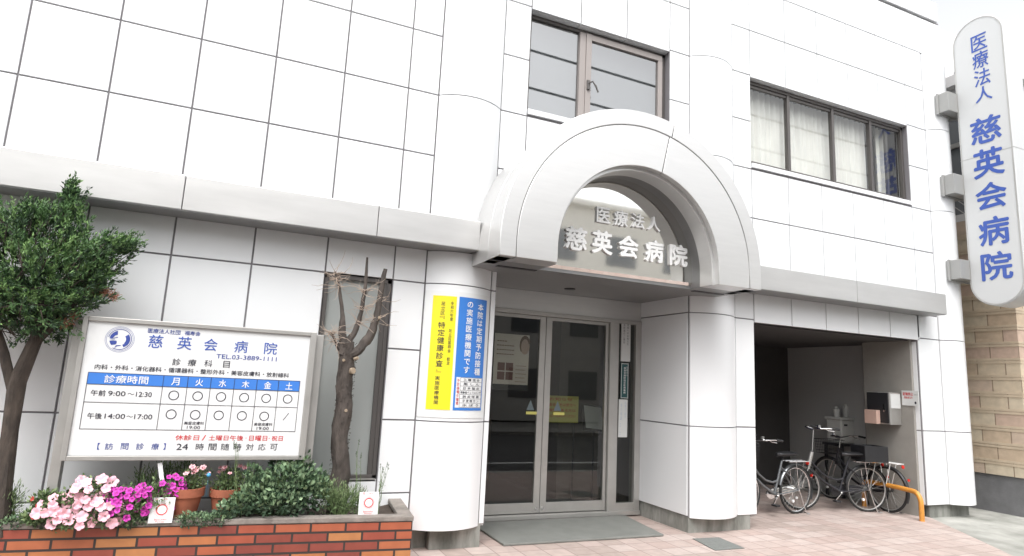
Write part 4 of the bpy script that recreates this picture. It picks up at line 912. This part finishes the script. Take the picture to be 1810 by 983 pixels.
# ================================================================ BICYCLES
def bicycle(label, loc, rz, paint, basket=True, rackm=None, rimm=None, hup=.06, crate=False):
    B = empty('bicycle', label, 'bicycle', loc, rz, group='bicycles parked in the covered bay'); Rw = .335
    rackm = rackm or M['chrome']; rimm = rimm or M['chrome']
    def circ(c, rr, n=40): return [(c + rr * math.cos(2 * math.pi * i / n), 0, Rw + rr * math.sin(2 * math.pi * i / n)) for i in range(n)]
    for hx in (0, 1.08):
        q = MB(); q.tube(circ(hx, Rw - .030, 44), .011, 8, closed=True); q.tube([(hx, -.045, Rw), (hx, .045, Rw)], .022, 10); wh = q.build('wheel', rimm, B, smooth=True, recalc=False)
        q = MB(); q.tube(circ(hx, Rw - .014, 44), .019, 10, closed=True); q.build('tyre', M['rubber'], wh, smooth=True, recalc=False)
        q = MB()
        for i in range(28):
            a = 2 * math.pi * i / 28; s = 1 if i % 2 else -1; q.tube([(hx + .02 * math.cos(a + s * .9), s * .03, Rw + .02 * math.sin(a + s * .9)), (hx + (Rw - .035) * math.cos(a), 0, Rw + (Rw - .035) * math.sin(a))], .0010, 4)
        q.build('spokes', M['alu'], wh, recalc=False)
        q = MB(); q.tube([(hx + .17 * math.cos(-1.2), -.012, Rw + .17 * math.sin(-1.2)), (hx + .17 * math.cos(-1.2), .012, Rw + .17 * math.sin(-1.2))], .020, 12); q.build('wheel_reflector', M['white'], wh)
    q = MB()
    q.tube([(.925, 0, .60), (.80, 0, .50), (.66, 0, .40), (.56, 0, .35), (.44, 0, .29)], .019, 10)       # down tube
    q.tube([(.90, 0, .72), (.76, 0, .57), (.62, 0, .48), (.48, 0, .45), (.38, 0, .47)], .015, 10)         # step-through top tube
    q.tube([(.45, 0, .28), (.28, 0, .74)], .017, 10)                                                       # seat tube
    q.tube([(.945, 0, .58), (.87, 0, .86)], .021, 10)                                                      # head tube
    for s in (-1, 1): q.tube([(.45, s * .03, .28), (0, s * .055, Rw)], .009, 8); q.tube([(.31, s * .012, .66), (.12, s * .05, .50), (0, s * .055, Rw)], .008, 8)
    q.build('frame', paint, B, smooth=True, recalc=False)
    q = MB()
    for s in (-1, 1): q.tube([(1.08, s * .05, Rw), (1.02, s * .05, .50), (.955, s * .045, .64)], .010, 8)
    q.tube([(.955, -.05, .64), (.955, .05, .64)], .014, 8); q.build('fork', M['chrome'], B, smooth=True, recalc=False)
    q = MB(); q.tube([(.87, 0, .84), (.835, 0, .98 + hup)], .012, 8); q.T = Matrix.Translation((0, 0, hup))
    q.tube([(.60, -.27, .99), (.74, -.27, 1.0), (.84, -.20, .99), (.85, 0, .965), (.84, .20, .99), (.74, .27, 1.0), (.60, .27, .99)], .011, 8)
    hb = q.build('handlebar', M['chrome'], B, smooth=True, recalc=False)
    for s in (-1, 1):
        q = MB(); q.T = Matrix.Translation((0, 0, hup)); q.tube([(.59, s * .27, .989), (.71, s * .27, .999)], .017, 10); q.build('grip', M['black'], hb, smooth=True, recalc=False)
        q = MB(); q.T = Matrix.Translation((0, 0, hup)); q.tube([(.79, s * .22, .99), (.72, s * .2, .965), (.64, s * .22, .955)], .005, 6); q.build('brake_lever', M['chrome'], hb, smooth=True, recalc=False)
    q = MB(); q.T = Matrix.Translation((0, 0, hup)); q.tube([(.83, .14, 1.0), (.83, .14, 1.04)], .025, 10); q.build('bell', M['chrome'], hb, smooth=True)
    q = MB(); q.tube([(.28, 0, .72), (.255, 0, .80)], .012, 8)
    V = []; F = []; nu, nv = 10, 10
    for i in range(nu + 1):
        t = i / nu; x = .10 + .29 * t; wd = .115 * (1 - t) ** .7 + .022; 
        for j in range(nv): a = 2 * math.pi * j / nv; V.append((x, wd * math.cos(a), .835 + .012 * (1 - t) + (.028 if math.sin(a) > 0 else .035) * math.sin(a)))
    for i in range(nu):
        for j in range(nv): F.append((i * nv + j, i * nv + (j + 1) % nv, (i + 1) * nv + (j + 1) % nv, (i + 1) * nv + j))
    F += [tuple(range(nv)), tuple(nu * nv + j for j in range(nv))]; q.add(V, F); q.build('saddle', M['black'], B, smooth=True)
    for hx, a0, a1 in ((0, 12, 205), (1.08, -12, 128)):
        q = MB(); V = []; n = 26
        for i in range(n + 1):
            a = R(a0 + (a1 - a0) * i / n)
            for s, rr in ((-1, .012), (-.5, .024), (.5, .024), (1, .012)): V.append((hx + (Rw + rr) * math.cos(a), s * .028, Rw + (Rw + rr) * math.sin(a)))
        q.add(V, [(i * 4 + j, i * 4 + j + 1, i * 4 + j + 5, i * 4 + j + 4) for i in range(n) for j in range(3)]); q.build('mudguard', M['black'] if paint is M['frameblack'] else paint, B, smooth=True, recalc=False)
    q = MB()
    for s in (-.055, 0, .055): q.tube([(.20, s, .735), (-.24, s, .735)], .005, 6)
    for x in (.16, -.02, -.23): q.tube([(x, -.065, .735), (x, .065, .735)], .006, 6)
    for s in (-1, 1): q.tube([(.20, s * .065, .735), (-.24, s * .065, .735)], .0075, 6); q.tube([(-.12, s * .062, .73), (-.01, s * .06, Rw)], .0065, 6); q.tube([(.05, s * .062, .73), (0, s * .06, Rw)], .0055, 6)
    q.build('rear_rack', rackm, B, smooth=True, recalc=False)
    for a_, z_, r_ in ((-.27, .70, .026), (-.352, .52, .020)):
        q = MB(); q.tube([(a_, 0, z_), (a_ - .015, 0, z_)], r_, 12); q.build('rear_reflector', M['redlens'], B)
    q = MB(); q.tube([(.45, -.07, .28), (.45, .07, .28)], .014, 8)
    for s in (-1, 1): q.bar((.45, s * .07, .28), (.45 + s * .12, s * .075, .28 - s * .12), .018, .012)
    ck = q.build('crank', M['chrome'], B)
    for s in (-1, 1): boxm('pedal', M['black'], ck, .45 + s * .12 - .04, .45 + s * .12 + .04, s * .12 - .045, s * .12 + .045, .28 - s * .12 - .012, .28 - s * .12 + .012, bevel=.004)
    q = MB(); q.prism([(.45 + .10 * math.cos(R(a)), .28 + .07 * math.sin(R(a))) for a in range(-90, 91, 15)] + [(.0 + .055 * math.cos(R(a)), Rw + .05 * math.sin(R(a))) for a in range(90, 271, 15)], lambda u, v, d: (u, d, v), -.066, -.046)
    q.build('chain_case', paint if paint is M['frameblack'] else M['chrome'], B, bevel=.004)
    q = MB()
    for s in (-1, 1): q.tube([(0, s * .065, Rw), (-.05, s * .085, .15), (-.09, s * .11, .012)], .007, 6)
    q.tube([(-.09, -.11, .010), (-.16, -.11, .010), (-.16, .11, .010), (-.09, .11, .010)], .007, 6); q.build('kickstand', M['chrome'], B, smooth=True, recalc=False)
    if crate:
        q = MB(); q.box(-.26, .12, -.17, .17, .745, .76); [q.box(-.26, .12, y, y + .012, .76, .98) for y in (-.17, .158)]; [q.box(x, x + .012, -.158, .158, .76, .98) for x in (-.26, .108)]; q.build('rear_carrier_box', M['black'], B, bevel=.004)
        q = MB(); q.tube([(.944, 0, .60), (.872, 0, .85)], .030, 10); q.build('head_badge_stripe', M['alu'], B, smooth=True)
    if basket:
        q = MB(); x0, x1, z0, z1 = .93, 1.20, .74, .97
        for k in range(6):
            t = k / 5; z = z0 + (z1 - z0) * t; e = .02 * t; P = [(x0 - e, -.15 - e, z), (x1 + e, -.15 - e, z), (x1 + e, .15 + e, z), (x0 - e, .15 + e, z)]; q.tube(P + [P[0]], .003 if k < 5 else .006, 5)
        for k in range(9):
            t = k / 8; q.tube([(x0 + (x1 - x0) * t, -.15, z0), (x0 + (x1 - x0) * t, -.17, z1)], .0022, 4); q.tube([(x0 + (x1 - x0) * t, .15, z0), (x0 + (x1 - x0) * t, .17, z1)], .0022, 4); q.tube([(x1, -.15 + .3 * t, z0), (x1 + .02, -.17 + .34 * t, z1)], .0022, 4); q.tube([(x0, -.15 + .3 * t, z0), (x1, -.15 + .3 * t, z0)], .0022, 4)
        q.build('front_basket', M['black'], B, recalc=False)
    return B
bicycle('grey bicycle with silver rims nearest the middle pier', (7.63, .66, 0), math.pi + R(4), M['framegrey'])
bicycle('black bicycle with tan light stripe, between the silver-rimmed one and the white-racked one', (8.97, .54, 0), math.pi - R(17), M['frameblack'], basket=False, rimm=M['alu'], hup=.22, crate=True)
bicycle('black bicycle with white rear rack beside the orange rail', (9.33, .46, 0), R(86), M['frameblack'], rackm=M['white'], rimm=M['alu'])
B4 = bicycle('dark bicycle with front basket deep in the covered bay', (7.5, 1.9, 0), math.pi + R(60), M['frameblack'])
# orange hoop rail
q = MB(); P = [(9.19, -.14, 0), (9.19, -.14, .20)]
for i in range(1, 9): a = R(90 * i / 8); P.append((9.19 + .03 * i / 8, -.14 + .13 * (1 - math.cos(a)), .22 + .17 * math.sin(a)))
P += [(9.26, .25, .40), (9.35, .80, .40)]; P += [(9.36, .86, .38), (9.37, .89, .30), (9.37, .89, 0)]
q.tube(P, .034, 14); tag(q.build('guard_rail', M['orange'], None, smooth=True, recalc=False), 'worn orange steel pipe guard rail at the right side of the bay', 'rail')
# wall cabinet, notice, boxes
CB = empty('wall_cabinet', 'black and steel meter cabinet on the right wall of the bicycle bay', 'cabinet', (9.4, .5, 1.3))
q = MB(); q.box(9.24, 9.498, .29, .67, 1.31, 1.80); at(q.build('cabinet_body', M['alu'], None, bevel=.006), CB); q = MB(); q.box(9.228, 9.241, .31, .66, 1.33, 1.79); at(q.build('black_door', M['black'], None, bevel=.003), CB)
q = MB(); q.box(9.222, 9.229, .36, .385, 1.5, 1.62); at(q.build('handle', M['chrome'], None), CB)
q = MB(); q.box(9.26, 9.48, .283, .289, 1.56, 1.78); at(q.build('label_plate', M['paper'], None), CB)
q = MB(); q.box(9.13, 9.221, .44, .64, 1.31, 1.52); o = q.build('pink_box', M['cardboard'], None, bevel=.004); tag(o, 'small pinkish box fixed on the front of the black wall cabinet', 'box')
WN = empty('wall_notice', 'white notice with red print on the bay wall beside the cabinet', 'notice', (9.5, .14, 1.6))
q = MB(); q.box(9.485, 9.493, -.0, .26, 1.615, 1.84); o = at(q.build('sheet', M['paper'], None), WN); 
fn = lambda u, v, d: (9.485 - d, -u, v)
mb = MB(); text_into(mb, '駐輪禁止', -.24, -.08, 1.79, .05, fn, .001, .02); text_into(mb, '関係者以外', -.22, -.09, 1.735, .035, fn, .001, .01); at(mb.build('red_print', M['red'], None, recalc=False), WN)
mb = MB(); text_into(mb, '防犯カメラ', -.06, -.01, 1.78, .02, fn, .001); mb.add([fn(-.05 + .016 * math.cos(R(a)), 1.66 + .02 * math.sin(R(a)), .001) for a in range(0, 360, 30)], [tuple(range(12))]); at(mb.build('black_print', M['ink'], None, recalc=False), WN)
SX = empty('storage_box', 'pale grey plastic storage box on a dark stand at the back of the bay', 'box', (9.93, 1.65, .9))
q = MB(); q.box(9.68, 10.16, 1.5, 1.8, .90, 1.30); at(q.build('box_body', M['boxgrey'], None, bevel=.02), SX); q = MB(); q.box(9.66, 10.18, 1.48, 1.82, 1.30, 1.345); at(q.build('lid', M['boxgrey'], None, bevel=.012), SX); q = MB(); q.box(9.75, 9.83, 1.495, 1.502, 1.20, 1.23); at(q.build('slot', M['black'], None), SX)
q = MB(); q.box(9.64, 10.42, 1.46, 1.86, .86, .898); [q.box(x, x + .04, y, y + .04, 0, .86) for x in (9.66, 10.36) for y in (1.48, 1.80)]; tag(q.build('metal_stand', M['black']), 'dark metal stand under the pale storage box', 'stand')
for i, (x, h) in enumerate(((9.76, .18), (10.0, .23), (10.32, .17))):
    q = MB(); z = 1.346 if i < 2 else .899; q.lathe([(.05, 0), (.055, h * .75), (.025, h * .85), (.025, h)], (x, 1.65, z), 14); tag(q.build('bottle', M['boxgrey'], None, smooth=True, recalc=False), ('short pale bottle on the left end of the storage box', 'tall pale bottle on the right part of the storage box', 'pale bottle on the stand beside the storage box')[i], 'bottle', 'pale bottles at the back of the bay')

# ================================================================ NEIGHBOURS
NB = empty('tan_brick_house', 'tan block-faced house with dark upper windows right of the hospital', 'house', (11.4, -.4, 0))
q = MB(); q.box(0, 9, 0, 10, .58, 4.85); q.build('block_wall', M['tan'], NB)
q = MB()
for i in range(16):
    z = .74 + i * .27
    if z < 4.7:
        for dz in (0, .046): q.box(-.008, 9, -.008, 10, z + dz, z + dz + .038)
q.build('course_strip', M['tanstrip'], NB)
q = MB(); q.box(.03, 9, .03, 10, -.1, .578); q.build('base', M['greywall'], NB)
q = MB(); q.box(.0, 9, .0, 10, 4.852, 4.98); q.box(-.12, 9.1, -.1, 10, 7.35, 7.55); q.box(.04, 9, .05, 10, 6.9, 7.35); q.build('band', M['bgwhite'], NB)
q = MB(); q.box(.10, 9, .1, 10, 4.98, 6.9); up_ = q.build('upper_window', M['greyglass'], NB)
q = MB()
for i in range(9): q.box(.06, .1, i * 1.1, i * 1.1 + .06, 4.98, 6.9)
q.box(.06, .1, 0, 10, 6.25, 6.33); q.box(.05, .1, 0, 10, 5.62, 5.66); q.build('window_frame', M['alu'], up_)
q = MB()
for i in range(14): q.tube([(.02, .5 + i * .16, 4.98), (.02, 1.15 + i * .16, 5.65)], .008, 5)
q.build('lattice_rail', M['alu'], NB)
BW = empty('white_apartment_block', 'distant white apartment block with small windows above the brick house', 'building', (17, 4.2, 0))
q = MB(); q.box(-.2, 12, 0, 10, 0, 12.55); q.build('wall', M['bgwhite'], BW)
for z in (10.55, 9.0):
    q = MB(); q.box(1.35, 1.75, -.02, .0, z, z + .75); w_ = q.build('window', M['greyglass'], BW)
q = MB(); q.box(.1, 4, -.6, -.02, 8.05, 8.4); q.build('balcony_slab', M['boxgrey'], BW)
# houses across the street (seen mirrored in the steel and glass)
def opp(x0, x1, y0, y1, h, m, label, wins, roof=True):
    root = empty('street_house', label, 'building', ((x0 + x1) / 2, y1, 0), group='buildings across the street'); 
    q = MB(); q.box(x0, x1, y0, y1, 0, h); at(q.build('wall', m, None), root)
    for a, c, z0, z1 in wins:
        q = MB(); q.box(a, c, y1, y1 + .04, z0, z1); at(q.build('window', M['greyglass'], None), root)
    q = MB(); q.box(x0 - .3, x1 + .3, y0 - .3, y1 + .3, h, h + .25)
    if roof: q.prism([(x0 - .3, h + .25), (x1 + .3, h + .25), ((x0 + x1) / 2, h + 1.5)], lambda u, v, d: (u, d, v), y0, y1)
    at(q.build('roof', M['roof'] if roof else m, None), root)
opp(-16, -5.5, -26, -17, 8.6, M['oppo'], 'beige three storey building across the street, leftmost', [(x, x + 1.5, z, z + 1.3) for x in (-14, -11, -8) for z in (1, 3.8, 6.4)], False)
opp(-5, 4.3, -26, -17, 8.0, M['oppo'], 'beige block with flat roof across the street, second from left', [(x, x + 1.6, z, z + 1.3) for x in (-3.5, -.5, 2) for z in (3.8, 6.0)], False)
opp(4.6, 9.5, -24, -16, 6.3, M['oppo2'], 'grey house with dark gabled roof across the street', [(x, x + 1.4, z, z + 1.2) for x in (5.3, 7.5) for z in (1, 3.9)])
opp(10, 24, -26, -17, 9.2, M['oppo'], 'tall beige block across the street, rightmost', [(x, x + 1.5, z, z + 1.3) for x in (11, 14, 17, 20) for z in (1, 3.9, 6.8)], False)
for y, z, lb in ((-8.2, 11.05, 'upper overhead cable along the street'), (-8.25, 9.95, 'lower overhead cable along the street'), (-9.0, 9.3, 'lowest thin overhead cable along the street')):
    q = MB(); q.tube([(-30 + 6 * i, y, z - .25 * math.sin(math.pi * ((i * 6) % 30) / 30)) for i in range(13)], .034 if y > -8.9 else .014, 6); tag(q.build('overhead_cable', M['black'], None, recalc=False), lb, 'cable', 'overhead cables')
for x in (-30, 0.0, 30, 42):
    q = MB(); q.tube([(x, -9.3, 0), (x, -9.3, 12)], [.17, .11], 14)
    q.bar((x, -9.3, 11.05), (x, -8.15, 11.05), .07); q.bar((x, -9.3, 9.95), (x, -8.2, 9.95), .07)
    tag(q.build('utility_pole', M['concrete'], None, smooth=True, recalc=False), {-30: 'concrete utility pole far down the street to the left', 0.0: 'concrete utility pole across the road behind the viewpoint', 30: 'concrete utility pole far down the street to the right', 42: 'farthest concrete utility pole to the right'}[x], 'utility pole', 'utility poles')
# leaves on the driveway
r = random.Random(77); q = MB()
for k in range(46): leafquad(q, Vector((10.6 + r.gauss(0, .20), -1.05 + r.gauss(0, .06), -.008)), Vector((r.uniform(-1, 1), r.uniform(-1, 1), .08)).normalized(), Vector((0, 0, 1)), .05, .02, 0)
tag(q.build('fallen_leaves', M['wood'], None, recalc=False), 'scatter of brown dead leaves on the concrete driveway', 'leaves', kind='stuff')
